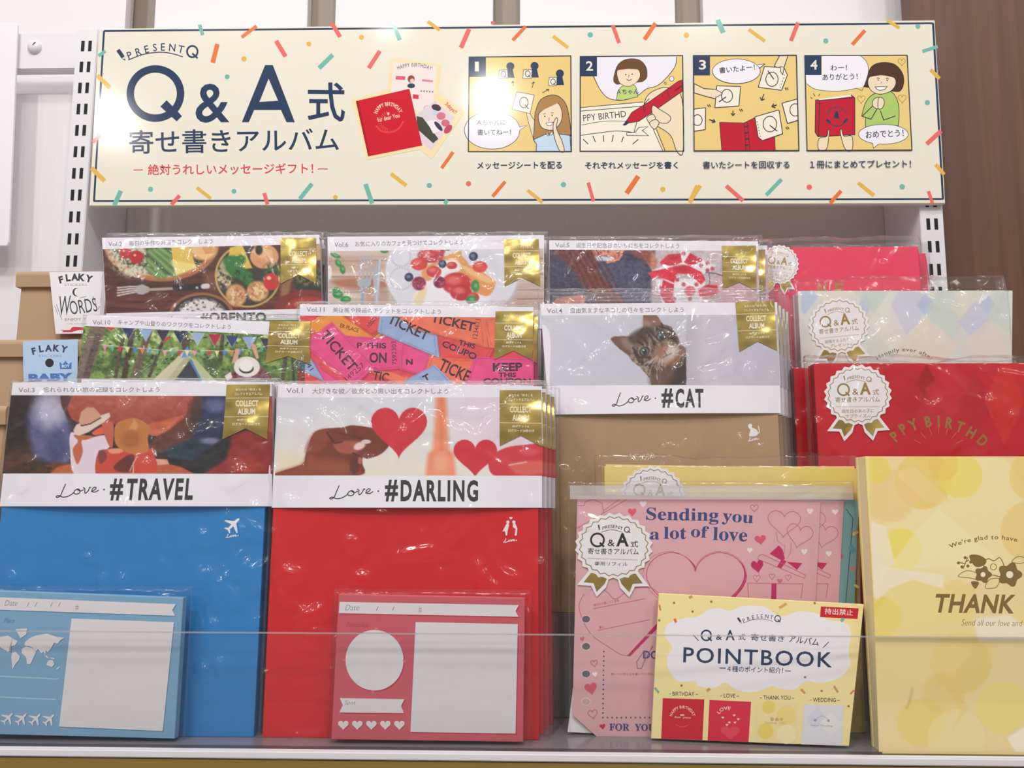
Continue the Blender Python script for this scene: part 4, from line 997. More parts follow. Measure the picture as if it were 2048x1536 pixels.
def tick_text(B):
    K = (70, 44, 58)
    q = [(128, 678), (1622, 690), (1622, 1108), (112, 1100)]; B.box = None
    B.text('TICKET', (252, 806), (450, 1040), 68, K, bold=.02); B.text('149257', (430, 1098), (545, 1000), 34, K, bold=-.005)
    B.text('P THIS', (492, 884), (680, 886), 36, K, bold=.03); B.text('ON', (572, 978), (682, 980), 68, K, bold=.03); B.text('7592303', (748, 990), (742, 840), 30, K, bold=0)
    B.text('TICKET', (682, 720), (935, 838), 66, K, bold=.02); B.text('TICKET', (962, 716), (1240, 780), 60, K, bold=.025); B.text('1234611', (1262, 825), (1282, 702), 32, K, bold=0)
    B.text('THIS', (1140, 862), (1245, 890), 34, K, bold=.03); B.text('COUPO', (1032, 872), (1248, 962), 44, K, bold=.03)
    B.text('KEEP', (1362, 1034), (1552, 1030), 54, K, bold=.04); B.text('THIS', (1398, 1070), (1512, 1070), 30, K, bold=.04); B.text('COUPON', (1300, 1116), (1606, 1116), 40, K, bold=.04)
    B.text('TICKE', (1008, 1020), (1195, 1106), 80, K, bold=.02); B.text('TIC', (590, 1086), (690, 1104), 60, K, bold=.02); B.text('T', (930, 1106), (968, 1085), 46, K, bold=.03)
    B.text('10587', (572, 752), (628, 690), 26, K, bold=0); B.text('N', (806, 990), (850, 990), 36, K, bold=.05); B.text('07641', (118, 920), (192, 1030), 30, K, bold=0); B.text('ER PLACE', (382, 750), (500, 785), 26, K, bold=.01)
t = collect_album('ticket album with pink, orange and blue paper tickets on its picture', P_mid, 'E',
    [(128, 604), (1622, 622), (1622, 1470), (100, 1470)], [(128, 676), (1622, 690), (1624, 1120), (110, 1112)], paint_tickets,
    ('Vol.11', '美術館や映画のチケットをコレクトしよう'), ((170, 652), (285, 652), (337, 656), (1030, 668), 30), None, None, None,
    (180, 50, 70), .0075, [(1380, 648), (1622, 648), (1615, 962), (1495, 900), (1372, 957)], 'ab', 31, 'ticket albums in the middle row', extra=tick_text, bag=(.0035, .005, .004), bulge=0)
stack(t, P_mid, .0075, 1, .0035, ['second ticket album, its edge showing behind the one in front'], 'ticket albums in the middle row')

def paint_cat(p):
    p.flat((210, 208, 220)); p.grad((100, 660), (216, 214, 226), (600, 1100), (200, 198, 210)); p.grad((1130, 0), (205, 200, 214), (1600, 0), (198, 194, 206), np.clip((p.X - 1014) / 4, 0, 1)); p.grad((1014, 0), (188, 182, 192), (1130, 0), (204, 198, 210), np.clip((p.X - 1014) / 4, 0, 1) * np.clip((1132 - p.X) / 8, 0, 1))
    head = [(540, 815), (560, 797), (640, 795), (690, 802), (720, 765), (745, 735), (745, 655), (825, 655), (868, 718), (920, 735), (958, 790), (985, 850), (1014, 872), (1014, 1112), (795, 1112), (782, 1062), (722, 992), (670, 950), (652, 920), (600, 880), (560, 845)]
    head = closed(head[:20], 3)[:] if False else head; m = p.mask(head, 6); p.fill(head, (118, 96, 82), 5); p.noise(16, 30, 80, 6, m); p.noise(7, 5, 44, 12, m)
    p.fills([(545, 815), (565, 802), (640, 802), (665, 880), (640, 905), (600, 872)], (118, 82, 74), 10); p.fills([(600, 820), (660, 810), (690, 840), (660, 890)], (150, 128, 112), 24, .8); p.fills([(752, 660), (820, 660), (850, 716), (790, 735), (752, 730)], (140, 96, 82), 10); p.fills([(745, 690), (780, 700), (790, 735), (745, 740)], (160, 140, 124), 20, .7)
    D = (58, 46, 42)
    p.fills([(650, 800), (740, 740), (790, 745), (760, 800), (690, 850)], (70, 56, 50), 24, .85)
    for P in ([(765, 770), (800, 810), (815, 850)], [(790, 760), (822, 800)], [(735, 800), (770, 840)], [(710, 830), (742, 850)], [(850, 735), (905, 750), (945, 790)], [(830, 745), (880, 770)], [(680, 870), (720, 930), (790, 930)], [(920, 800), (960, 840)], [(690, 900), (720, 960)], [(740, 980), (800, 975), (850, 950)]):
        p.strk(P, 14, D, 8, .9)
    p.fills([(900, 990), (1014, 920), (1014, 1112), (860, 1112)], (52, 44, 42), 40, .9); p.fills([(800, 1112), (790, 1050), (880, 1000), (960, 960), (900, 1112)], (104, 72, 56), 40, .8); p.fills([(850, 960), (900, 930), (985, 900), (1000, 930), (930, 985)], (150, 100, 72), 26, .8)
    p.blob(905, 905, 62, 44, (200, 186, 178), .6, 1, -40); p.blob(860, 940, 46, 34, (176, 156, 142), .7, .9); p.blob(842, 905, 34, 60, (150, 112, 90), .8, .8, 30)
    p.blob(880, 880, 22, 14, (176, 120, 112), .4, 1, -40); p.strk([(876, 890), (892, 918), (920, 905)], 4, (80, 60, 56), 4); p.strk([(892, 918), (870, 932)], 4, (80, 60, 56), 4)
    for cx, cy, a in ((858, 797, -30), (752, 892, -30)):
        p.blob(cx, cy, 34, 28, (54, 44, 40), .3, 1, a); p.blob(cx, cy, 25, 20, (104, 116, 112), .15, 1, a); p.blob(cx + 2, cy + 2, 14, 18, (34, 38, 42), .2); p.blob(cx - 6, cy - 8, 4, 4, (236, 240, 244), .3)
    k = np.clip((p.X - 1013) / 4, 0, 1); p.grad((1130, 0), (205, 200, 214), (1600, 0), (198, 194, 206), k); p.grad((1014, 0), (188, 182, 192), (1130, 0), (204, 198, 210), k * np.clip((1132 - p.X) / 8, 0, 1))
    W = (232, 228, 230)
    for P in ([(840, 925), (800, 980), (780, 1040)], [(850, 940), (830, 1000), (830, 1070)], [(830, 920), (770, 985)], [(865, 945), (860, 1010)], [(930, 895), (970, 850), (990, 800)], [(935, 900), (990, 880)], [(930, 910), (1000, 920)], [(925, 890), (950, 840)], [(830, 930), (760, 970), (720, 1000)]):
        p.strk(P, 3.2, W, 3, .75)
def icon_cat(C):
    C.use('G'); C.poly(closed([(137, 1270), (150, 1262), (160, 1268), (160, 1285), (185, 1296), (193, 1310), (190, 1330), (170, 1336), (142, 1334), (150, 1300), (140, 1288)]), WHITE); C.curve([(185, 1325), (203, 1310), (200, 1290), (196, 1275)], 5, WHITE); love(C, 138, 1342, 200, 1366, 4, WHITE)
t = collect_album('kraft cat album with a tabby cat peeking on its picture', P_mid, 'F',
    [(95, 592), (1588, 582), (1612, 1280), (152, 1290)], [(97, 664), (1592, 660), (1612, 1106), (155, 1106)], paint_cat,
    ('Vol.4', '自由気ままなネコとの日々をコレクトしよう'), ((137, 650), (235, 650), (287, 650), (1000, 645), 30), 'CAT', (856, 1250, 1120, 1250, 122), (548, 1150, 822, 1244),
    (178, 148, 112), .0055, [(1326, 580), (1572, 572), (1588, 885), (1460, 828), (1350, 893)], 'ab', 42, 'cat albums in the middle row', step=1.6, icon=icon_cat, bag=(.005, .005, .012))
stack(t, P_mid, .0055, 3, .0058, ['second cat album, its edge fanned out to the right behind the tabby picture', 'third cat album of the fanned stack, counted from the front', 'rearmost cat album of the fanned stack'], 'cat albums in the middle row')

# ---------------- back row: lunch, cafe, gift
P_b2, P_b6, P_b5 = Plane(.103, R3, 2), Plane(.104, R3, 2), Plane(.103, R3, 2)
def paint_lunch(p):
    p.flat((96, 46, 34)); p.noise(300, 20, 26, 3); p.fill([(620, 230), (1930, 200), (1930, 400), (1250, 480), (640, 480)], (70, 40, 32), 80, .6); p.fill([(1230, 380), (1330, 380), (1330, 480), (1230, 480)], (150, 96, 62), 40, .6)
    p.fill([(1700, 190), (1940, 190), (1940, 300), (1720, 330)], (196, 160, 112), 14); p.fill([(1690, 330), (1760, 400), (1740, 520), (1690, 520)], (150, 104, 70), 20); p.noise(200, 12, 14, 9)
    p.blob(972, 190, 352, 240, (176, 108, 60), .03); p.blob(972, 188, 330, 218, (214, 150, 90), .04, .6); p.blob(972, 186, 318, 206, (72, 62, 40), .04)
    p.blob(800, 300, 130, 100, (206, 202, 176), .5, tex=(12, 12, .35, .6)); p.blob(700, 250, 60, 60, (214, 210, 190), .4, .9, tex=(10, 10, .3, .6)); p.blob(820, 370, 70, 34, (222, 218, 196), .3, .9, tex=(10, 10, .3, .6)); p.blob(1000, 380, 60, 30, (226, 222, 200), .4, .9, tex=(9, 9, .3, .6))
    for x, y, r in ((755, 258, 36), (822, 284, 40)): p.blob(x, y, r, r, (186, 34, 32), .15); p.blob(x - 10, y - 12, 8, 8, (240, 170, 150), .5)
    p.fill([(880, 240), (1040, 240), (1060, 400), (930, 380)], (70, 96, 52), 20)
    for P in ([(900, 250), (1060, 395)], [(930, 240), (1040, 330)], [(890, 300), (990, 400)], [(960, 230), (1030, 280)], [(890, 350), (950, 400)]): p.strk(P, 30, (104, 142, 76), 8); p.strk(P, 8, (160, 190, 130), 8, .6)
    p.fill([(1030, 215), (1140, 215), (1182, 348), (1062, 392), (1040, 300)], (226, 192, 84), 8); p.fill([(1030, 300), (1182, 330), (1182, 348), (1062, 392)], (240, 220, 130), 14)
    p.blob(1225, 240, 84, 64, (216, 160, 96), .2)
    for i in range(7): p.strk([(1150 + 10 * i, 215), (1180 + 9 * i, 270), (1240 + 8 * i, 300 - 6 * i)], 6, (240, 200, 140), 5)
    p.blob(1492, 396, 198, 192, (196, 164, 96), .02); p.blob(1492, 396, 186, 180, (54, 48, 34), .03)
    p.fill([(1385, 225), (1460, 212), (1520, 350), (1440, 360), (1375, 290)], (222, 190, 76), 8); p.blob(1352, 400, 52, 74, (212, 190, 156), .3, 1, 0, (14, 14, .3, .6)); p.blob(1365, 340, 40, 50, (196, 180, 150), .3, .8)
    p.blob(1592, 280, 86, 74, (222, 160, 112), .12)
    for i in range(8): p.strk([(1520 + 8 * i, 250 + 6 * i), (1570 + 6 * i, 225 + 6 * i), (1640, 250 + 10 * i)], 5, (244, 196, 150), 4)
    p.blob(1560, 240, 22, 30, (40, 32, 36), .4); p.blob(1645, 360, 60, 50, (56, 96, 50), .3, 1, 0, (20, 20, .3, .6))
    for x, y, r in ((1390, 310, 46), (1440, 300, 40), (1430, 370, 50), (1480, 400, 44), (1400, 350, 44), (1500, 430, 30)): p.blob(x, y, r, r * .8, (44, 118, 52), .4, 1, 0, (16, 16, .2, .5))
    for x, y, a, b in ((1422, 515, 62, 68), (1552, 490, 66, 62)): p.blob(x, y, a, b, (206, 152, 94), .25); p.blob(x, y, a * .8, b * .8, (238, 214, 164), .6, .9, 0, (18, 18, .4, .6)); p.blob(x, y, a * .8, b * .8, (168, 84, 50), .6, .8, 0, (20, 20, .55, .7, 7))
    p.blob(1634, 432, 48, 52, (206, 40, 36), .12); p.blob(1620, 410, 14, 12, (250, 190, 170), .6); p.strk([(1636, 420), (1680, 445)], 5, (60, 110, 50))
    p.blob(1870, 430, 100, 90, (44, 42, 34), .1); p.blob(1870, 400, 90, 60, (140, 130, 80), .4, .8, 0, (14, 14, .4, .6)); p.blob(1850, 610, 200, 130, (132, 38, 32), .05); p.blob(1860, 620, 150, 100, (170, 52, 44), .1); p.blob(1830, 570, 60, 26, (210, 160, 110), .4, 1, 0, (16, 8))
    p.blob(1215, 650, 200, 152, (154, 100, 60), .03); p.blob(1215, 652, 182, 138, (50, 40, 38), .04); p.blob(1215, 655, 150, 122, (226, 224, 220), .2, 1, 0, (13, 13, .2, .5))
    for i in range(4): p.strk([(708, 468 + 16 * i), (780, 462 + 13 * i), (832, 462 + 10 * i)], 8, (206, 202, 204), 4)
    p.fill([(825, 455), (860, 448), (900, 466), (900, 492), (860, 510), (828, 506)], (176, 170, 170), 6); p.strk([(890, 480), (1060, 472)], 16, (170, 160, 156), 5); p.strk([(1060, 470), (1225, 462)], 40, (40, 34, 36), 6); p.strk([(1225, 460), (1250, 458)], 30, (214, 208, 208), 6)
    for x in (1088, 1186): p.blob(x, 468, 8, 8, (200, 190, 190), .3)
def bento_title(B): B.text('#OBENTO', (1205, 682), (1605, 680), 64, INK, bold=.045, space=1.1); love(B, 1010, 636, 1160, 690, 3)
t = collect_album('lunch album with food bowls and a fork on its picture, back row left', P_b2, 'D',
    [(615, 168), (1922, 150), (1936, 760), (650, 790)], [(619, 236), (1927, 204), (1940, 592), (640, 622)], paint_lunch,
    ('Vol.2', '毎日の手作り弁当をコレクトしよう'), ((652, 219), (735, 219), (777, 216), (1282, 203), 27), None, None, None,
    (120, 70, 50), .008, [(1690, 168), (1903, 168), (1906, 445), (1790, 390), (1690, 445)], 'b', 51, 'lunch albums in the back row', extra=bento_title, bag=(.003, .004, .004), bulge=0)
stack(t, P_b2, .008, 1, .0008, ['second lunch album, behind the one with the food bowls'], 'lunch albums in the back row')
def paint_cafe(p):
    p.flat((206, 186, 172)); p.noise(300, 16, 22, 3)
    for y in (320, 420, 520): p.strk([(300, y + 8), (1700, y - 10)], 6, (130, 100, 84), 8, .7)
    p.fills([(330, 450), (520, 430), (680, 455), (680, 500), (480, 505), (380, 490)], (176, 112, 84), 30, .9); p.fills([(310, 300), (520, 310), (640, 330), (640, 380), (320, 390)], (190, 150, 128), 30, .6); p.fills([(560, 520), (680, 520), (680, 600), (560, 600)], (186, 140, 116), 20, .6); p.blob(318, 400, 14, 44, (232, 230, 230), .2)
    p.fill([(1500, 540), (1690, 540), (1690, 610), (1480, 610)], (196, 170, 156), 14); p.strk([(1520, 570), (1690, 566)], 6, (140, 112, 98), 6)
    p.blob(1104, 408, 432, 340, (196, 190, 198), .04); p.blob(1100, 400, 424, 332, (222, 222, 230), .02); p.blob(1110, 400, 300, 240, (214, 212, 222), .1, .6)
    for i in range(26):
        for (cx, cy, r) in ((775, 300, 60), (775, 440, 70)):
            an = 2 * pi * i / 26; p.blob(cx + r * cos(an), cy + r * sin(an), 6, 6, (200, 198, 210), .5)
    p.fills([(860, 615), (940, 440), (1060, 380), (1180, 400), (1240, 500), (1330, 520), (1300, 615)], (238, 236, 240), 20); p.fills([(850, 590), (920, 480), (940, 520), (900, 615)], (232, 210, 150), 20, .8)
    p.fills([(905, 400), (960, 350), (1140, 262), (1170, 300), (1205, 350), (1110, 370), (960, 450), (925, 440)], (226, 158, 92), 8); p.fills([(1100, 380), (1200, 350), (1360, 440), (1375, 490), (1330, 550), (1240, 520), (1180, 440)], (228, 152, 84), 8); p.fills([(1130, 340), (1210, 370), (1350, 440), (1330, 470), (1200, 400)], (240, 196, 140), 12, .8)
    p.fills([(960, 400), (1040, 330), (1130, 320), (1150, 390), (1040, 420), (980, 440)], (238, 234, 234), 16)
    for x, y, a, b, c in ((965, 290, 84, 48, (188, 52, 70)), (1010, 262, 50, 26, (200, 60, 66)), (890, 346, 54, 40, (214, 66, 54)), (1280, 364, 48, 36, (218, 70, 60)), (985, 395, 48, 36, (204, 56, 62)), (1100, 355, 34, 24, (196, 50, 60)), (1130, 470, 94, 70, (200, 44, 48)), (1160, 530, 70, 50, (188, 34, 44)), (1235, 560, 40, 34, (206, 48, 50))):
        p.blob(x, y, a, b, c, .18); p.blob(x - a * .2, y - b * .3, a * .5, b * .4, (234, 130, 112), .8, .7)
    p.blob(965, 280, 80, 36, (244, 220, 222), .5, .8, 0, (14, 12, .5, .7))
    for x, y, a, c in ((890, 470, 44, (138, 30, 62)), (1020, 462, 38, (120, 26, 56))): p.blob(x, y, a, a, c, .2); p.blob(x, y, a, a, (196, 84, 110), .3, .8, 0, (9, 9, .5, .65))
    for x, y, a in ((1238, 297, 29), (825, 430, 28), (1040, 346, 26)): p.blob(x, y, a, a, (46, 48, 80), .15); p.blob(x - 4, y - 4, a * .5, a * .4, (112, 120, 160), .7)
    for x, y, a, b, an in ((355, 292, 34, 14, 20), (372, 340, 26, 18, 60), (400, 380, 18, 30, -10), (370, 540, 34, 26, 0), (420, 572, 34, 22, 0), (360, 515, 24, 20, 0), (668, 262, 26, 14, 0), (1250, 488, 26, 40, 0), (1225, 575, 36, 28, 0), (1065, 252, 24, 10, 0)): p.blob(x, y, a, b, (52, 138, 74), .25, 1, an); p.blob(x + 4, y - 4, a * .5, b * .4, (120, 186, 120), .8, .8, an)
    S_ = (172, 178, 190)
    for i in range(4): p.strk([(520 + 22 * i, 290), (506 + 24 * i, 450)], 9, S_, 4)
    p.fill([(494, 440), (585, 440), (580, 480), (550, 505), (520, 505), (496, 480)], S_, 5); p.strk([(535, 500), (524, 600)], 22, (160, 166, 178), 5); p.fill([(596, 425), (612, 350), (640, 305), (648, 330), (632, 605), (604, 605)], (176, 182, 194), 5); p.strk([(640, 320), (616, 600)], 4, (220, 224, 232), 4)
t = collect_album('cafe album with fork, knife and a plate of berry toast on its picture', P_b6, 'E',
    [(304, 172), (1690, 162), (1690, 760), (312, 760)], [(308, 264), (1686, 246), (1690, 640), (312, 640)], paint_cafe,
    ('Vol.6', 'お気に入りのカフェを見つけてコレクトしよう'), ((347, 237), (437, 237), (482, 235), (1172, 222), 31), None, None, None,
    (210, 200, 190), .008, [(1435, 188), (1655, 186), (1665, 487), (1550, 432), (1437, 489)], 'ab', 63, 'cafe albums in the back row', bag=(.004, .0035, .004), bulge=0)
stack(t, P_b6, .008, 1, .0025, ['second cafe album, behind the one with the berry toast'], 'cafe albums in the back row')
def paint_gift(p):
    p.flat((196, 182, 186)); p.grad((0, 250), (202, 190, 196), (0, 600), (186, 168, 172)); p.fill([(1180, 420), (1470, 300), (1480, 610), (1200, 610)], (214, 170, 182), 60, .6)
    for i in range(9): p.strk([(1200 + 22 * i, 470), (1290 + 24 * i, 610)], 4, (226, 110, 140), 4, .6)
    p.fill([(150, 245), (820, 245), (800, 420), (790, 610), (150, 610)], (62, 60, 82), 20); p.noise(12, 12, 22, 3, p.mask([(420, 330), (800, 330), (780, 600), (520, 600)], 20)); p.fill([(440, 330), (760, 320), (780, 600), (600, 600)], (78, 80, 108), 40, .7)
    p.fill([(700, 245), (800, 245), (840, 330), (810, 400), (770, 330)], (196, 128, 104), 14); p.fill([(200, 555), (360, 530), (390, 545), (360, 610), (150, 610)], (204, 126, 104), 10)
    p.fill([(400, 245), (640, 245), (560, 330), (440, 300)], (226, 140, 108), 10, tex=(10, 16, .2, .5)); p.fill([(430, 290), (560, 300), (540, 325), (450, 320)], (196, 206, 226), 10); p.strk([(520, 330), (590, 310), (610, 280)], 14, (228, 132, 104), 5)
    p.fill([(150, 245), (420, 245), (470, 400), (580, 520), (640, 600), (460, 600), (380, 480), (260, 330)], (106, 50, 42), 26); p.fill([(640, 250), (720, 245), (800, 260), (790, 340), (700, 300)], (130, 62, 46), 20, .8)
    for i in range(12): p.strk([(250 + 18 * i, 250), (340 + 18 * i, 400), (420 + 20 * i, 600)], 5, [(150, 78, 58), (84, 36, 36)][i % 2], 5, .7)
    p.fill([(820, 440), (1140, 430), (1110, 600), (870, 600)], (232, 226, 230), 8); p.fill([(800, 380), (900, 340), (1090, 300), (1200, 350), (1150, 400), (930, 400)], (236, 230, 232), 10); p.fill([(980, 255), (1040, 260), (1020, 330), (980, 330)], (236, 228, 232), 8)
    for x, y in ((1000, 275), (1070, 320), (1110, 350), (1150, 335), (1180, 370), (1000, 470), (960, 440), (1080, 470), (860, 490), (1040, 560), (940, 560), (1150, 380)): p.blob(x, y, 13, 13, (186, 80, 96), .6)
    RD = (212, 38, 62)
    p.fill([(850, 330), (900, 280), (980, 275), (990, 330), (940, 350), (860, 350)], RD, 6); p.fill([(1000, 330), (1040, 270), (1110, 310), (1080, 340), (1040, 350)], RD, 6); p.fill([(770, 395), (960, 350), (1030, 350), (1110, 390), (1140, 440), (1110, 470), (1040, 410), (960, 400), (940, 460), (870, 430), (800, 430)], (220, 44, 66), 6)
    p.fill([(870, 440), (940, 470), (930, 560), (960, 610), (900, 610), (850, 530)], (206, 36, 56), 8); p.fill([(1090, 500), (1150, 470), (1210, 475), (1220, 520), (1170, 550), (1100, 545)], RD, 8); p.blob(1040, 510, 34, 30, (216, 60, 78), .4); p.fill([(880, 300), (960, 290), (940, 340)], (180, 26, 50), 16, .6); p.blob(990, 370, 50, 24, (176, 24, 48), .7, .7)
    p.noise(16, 12, 22, 5); p.noise(5, 5, 18, 6)
    p.strk([(1140, 395), (1200, 400), (1260, 420)], 5, (70, 54, 54)); p.strk([(1160, 400), (1165, 460), (1150, 480)], 4, (70, 54, 54)); p.blob(1100, 315, 16, 14, (206, 50, 70), .2)
t = collect_album('gift album with a red-ribboned present on its picture, back row', P_b5, 'F',
    [(152, 192), (1468, 198), (1480, 800), (160, 800)], [(154, 250), (1470, 258), (1480, 640), (156, 640)], paint_gift,
    ('Vol.5', '誕生日や記念日のいちにちをコレクトしよう'), ((190, 236), (280, 236), (322, 238), (972, 242), 29), None, None, None,
    (120, 80, 90), .006, [(1241, 226), (1455, 224), (1458, 510), (1350, 455), (1246, 500)], 'b', 74, 'gift albums in the back row', bag=(.003, .005, .005), bulge=0)
stack(t, P_b5, .006, 1, .0105, ['second gift album, its gold ribbon peeking out to the right'], 'gift albums in the back row')

# ---------------- packs of log cards in front of the travel and darling albums
def card_pack(label, k, P, y, col, art, seed, th=.006):
    pl = Plane(y, FLOOR, 1)
    UV = [pl.uv(p) for p in px(k, *P)]; v0 = min(a[1] for a in UV); UV = [(u, v - min(v0, 0) if v < .02 else v) for u, v in UV]
    us = [a[0] for a in UV]; r = thing('card_pack', pl.loc(sum(us) / 4, 0), label, 'card pack')
    A = Art(pl, 0, 'paper', k); A.slab(UV, th, col, local=True); art(A); A.build('card_block', r)
    sleeve(pl, min(us) - .002, max(us) + .004, -.0008, max(a[1] for a in UV) + .003, th + .0015, r, seed, gap=.0012, amp=.55, ncrease=9)
    return r
CW = (228, 224, 226)
def art_blue(A):
    DB = (70, 120, 160)
    def sh(P, dx=5, dy=6): A.poly([(x + dx, y + dy) for x, y in P], DB); A.poly(P, CW)
    sh([(-90, 196), (1287, 250), (1260, 292), (1280, 335), (-90, 288)]); sh([(523, 355), (1272, 382), (1190, 1178), (432, 1145)])
    A.text('Date', (32, 262), (122, 262), 40, GREY, bold=-.01, slant=.3)
    for x in (205, 262, 376, 434): A.line([(x - 6, 268), (x + 8, 236)], 4, GREY)
    A.text('#', (552, 296), (576, 296), 44, GREY, bold=-.01); A.text('Place', (28, 388), (102, 388), 36, DB, bold=-.01, slant=.3)
    mp = [[(0, 490), (60, 480), (90, 500), (130, 520), (110, 550), (75, 560), (62, 590), (80, 600), (66, 592), (30, 550), (0, 520)],
          [(-40, 500), (0, 485), (40, 545), (70, 590), (60, 600), (10, 570), (-30, 540)],
          [(112, 432), (200, 428), (192, 470), (150, 500), (135, 470)], [(88, 604), (115, 600), (146, 632), (138, 660), (110, 690), (92, 728), (88, 690), (82, 640)],
          [(160, 575), (190, 560), (240, 572), (262, 600), (246, 640), (222, 690), (196, 688), (192, 640), (158, 608)],
          [(176, 545), (190, 520), (215, 500), (260, 480), (340, 465), (420, 490), (470, 496), (440, 515), (420, 540), (396, 530), (372, 575), (350, 600), (335, 590), (330, 620), (318, 596), (302, 610), (280, 578), (262, 596), (240, 570), (215, 556), (190, 556)],
          [(338, 690), (355, 660), (385, 658), (398, 690), (380, 710), (350, 700)], [(412, 722), (432, 705), (436, 712), (420, 728)], [(322, 618), (345, 630), (360, 650), (345, 645)], [(366, 636), (400, 648), (398, 656), (372, 648)]]
    for P in mp: sh(P, 3, 4)
    for y0, y1, x1 in ((776, 798, 428), (928, 948, 405)): A.line([(-90, y0 - 4), (x1, y1)], 9, (176, 204, 222))
    for i in range(5): airplane(A, -42 + 101 * i + 2, 1083 + 3 * i, 52, DB); airplane(A, -44 + 101 * i, 1080 + 3 * i, 52, CW)
card_pack('blue card pack with white map and planes, in front of the blue album', 'J', [(-90, 150), (1340, 205), (1276, 1235), (-130, 1200)], -.0125, (126, 172, 204), art_blue, 5)
def art_red(A):
    DR = (190, 40, 66)
    def sh(P, dx=6, dy=7): A.poly([(x + dx, y + dy) for x, y in P], DR); A.poly(P, CW)
    sh([(618, 198), (1730, 218), (1710, 255), (1728, 290), (614, 268)]); sh([(1090, 323), (1724, 336), (1710, 1015), (1058, 1005)])
    sh(ell(835, 560, 180, 188, n=48)); sh([(620, 795), (1020, 802), (1000, 845), (1018, 888), (616, 884), (638, 840)])
    A.text('Date', (652, 250), (735, 250), 34, GREY, bold=-.01, slant=.3); A.text('Timetable', (655, 352), (795, 356), 28, (170, 60, 80), bold=-.01, slant=.3); A.text('Spot', (646, 842), (712, 842), 32, GREY, bold=-.01, slant=.3)
    for x in (852, 952): A.line([(x - 6, 252), (x + 6, 226)], 4, GREY)
    A.text('#', (1108, 268), (1128, 268), 42, GREY, bold=-.01)
    for x, y in ((847, 364), (647, 557), (1020, 564), (825, 756)): A.poly(heart(x, y, 20, 20), (216, 120, 136))
    for i in range(5): A.poly(heart(644 + 87 * i, 960, 66, 62), DR); A.poly(heart(641 + 87 * i, 956, 66, 60), CW)
card_pack('pink-red card pack with white circle and hearts, in front of the red album', 'K', [(612, 150), (1768, 175), (1757, 1068), (566, 1052)], -.0125, (206, 92, 104), art_red, 8)
# ================================================================== gift albums with rosette seals on the right
GI = (176, 140, 72)
def seal(root, pl, w, k, cx, cy, rx, ry, ang, lines, ink, foot=True, inkmat='gold_ink'):
    """scalloped white rosette with a zigzag gold line and two ribbon tails"""
    A = Art(pl, w, 'card', k); a0 = radians(ang)
    def R(x, y): return (cx + rx * x * cos(a0) - ry * y * sin(a0), cy + rx * x * sin(a0) + ry * y * cos(a0))
    W = (242, 240, 242)
    if foot:
        for sg in (-1, 1):
            A.poly([R(sg * x, y) for x, y in ((.10, .9), (.18, 1.22), (.42, 1.50), (.56, 1.18), (.92, 1.16), (.62, .72))], W)
            A.poly([R(sg * x, y) for x, y in ((.16, .96), (.22, 1.12), (.42, 1.36), (.50, 1.10), (.76, 1.08), (.56, .78))], (206, 172, 88), 'gold')
    n = 24
    A.poly([R((1.0 if i % 2 else .925) * sin(pi * i / n), -(1.0 if i % 2 else .925) * cos(pi * i / n)) for i in range(2 * n)], W)
    A.line([R((.885 if i % 2 else .825) * sin(pi * i / n), -(.885 if i % 2 else .825) * cos(pi * i / n)) for i in range(2 * n)], rx * .022, ink, 'gold_ink', loop=True)
    def T(t, x0, x1, y, h, bold=.006, bulge=0): A.text(t, R(x0, y), R(x1, y), h * ry, ink, inkmat, bold=bold, bulge=bulge * ry, res=2)
    T('PRESENT', -.30, .22, -.47, .10, .01, .07); A.ring(*R(.33, -.50), rx * .065, rx * .07, rx * .022, ink, inkmat, 18); A.line([R(.34, -.47), R(.41, -.41)], rx * .022, ink, inkmat)
    A.poly([R(-.42, -.62), R(-.38, -.63), R(-.36, -.5), R(-.38, -.46)], ink, inkmat); A.line(spline([R(-.33, -.41), R(-.05, -.49), R(.22, -.42)]), rx * .014, ink, inkmat)
    A.ring(*R(-.42, -.18), rx * .165, rx * .165, rx * .05, ink, inkmat, 26); A.line([R(-.36, -.1), R(-.25, .02)], rx * .05, ink, inkmat)
    T('&', -.16, .02, 0.0, .2, .006); T('A', .06, .38, .0, .4, .03); T('式', .43, .62, .02, .2, .01); T('寄せ書きアルバム', -.66, .64, .24, .18, .008)
    A.line([R(-.66, .37), R(.62, .39)], rx * .026, (206, 204, 206)); 
    for i, (t, x0, x1) in enumerate(lines): T(t, x0, x1, .58 + .16 * i, .12)
    return A.build('rosette_seal', root)
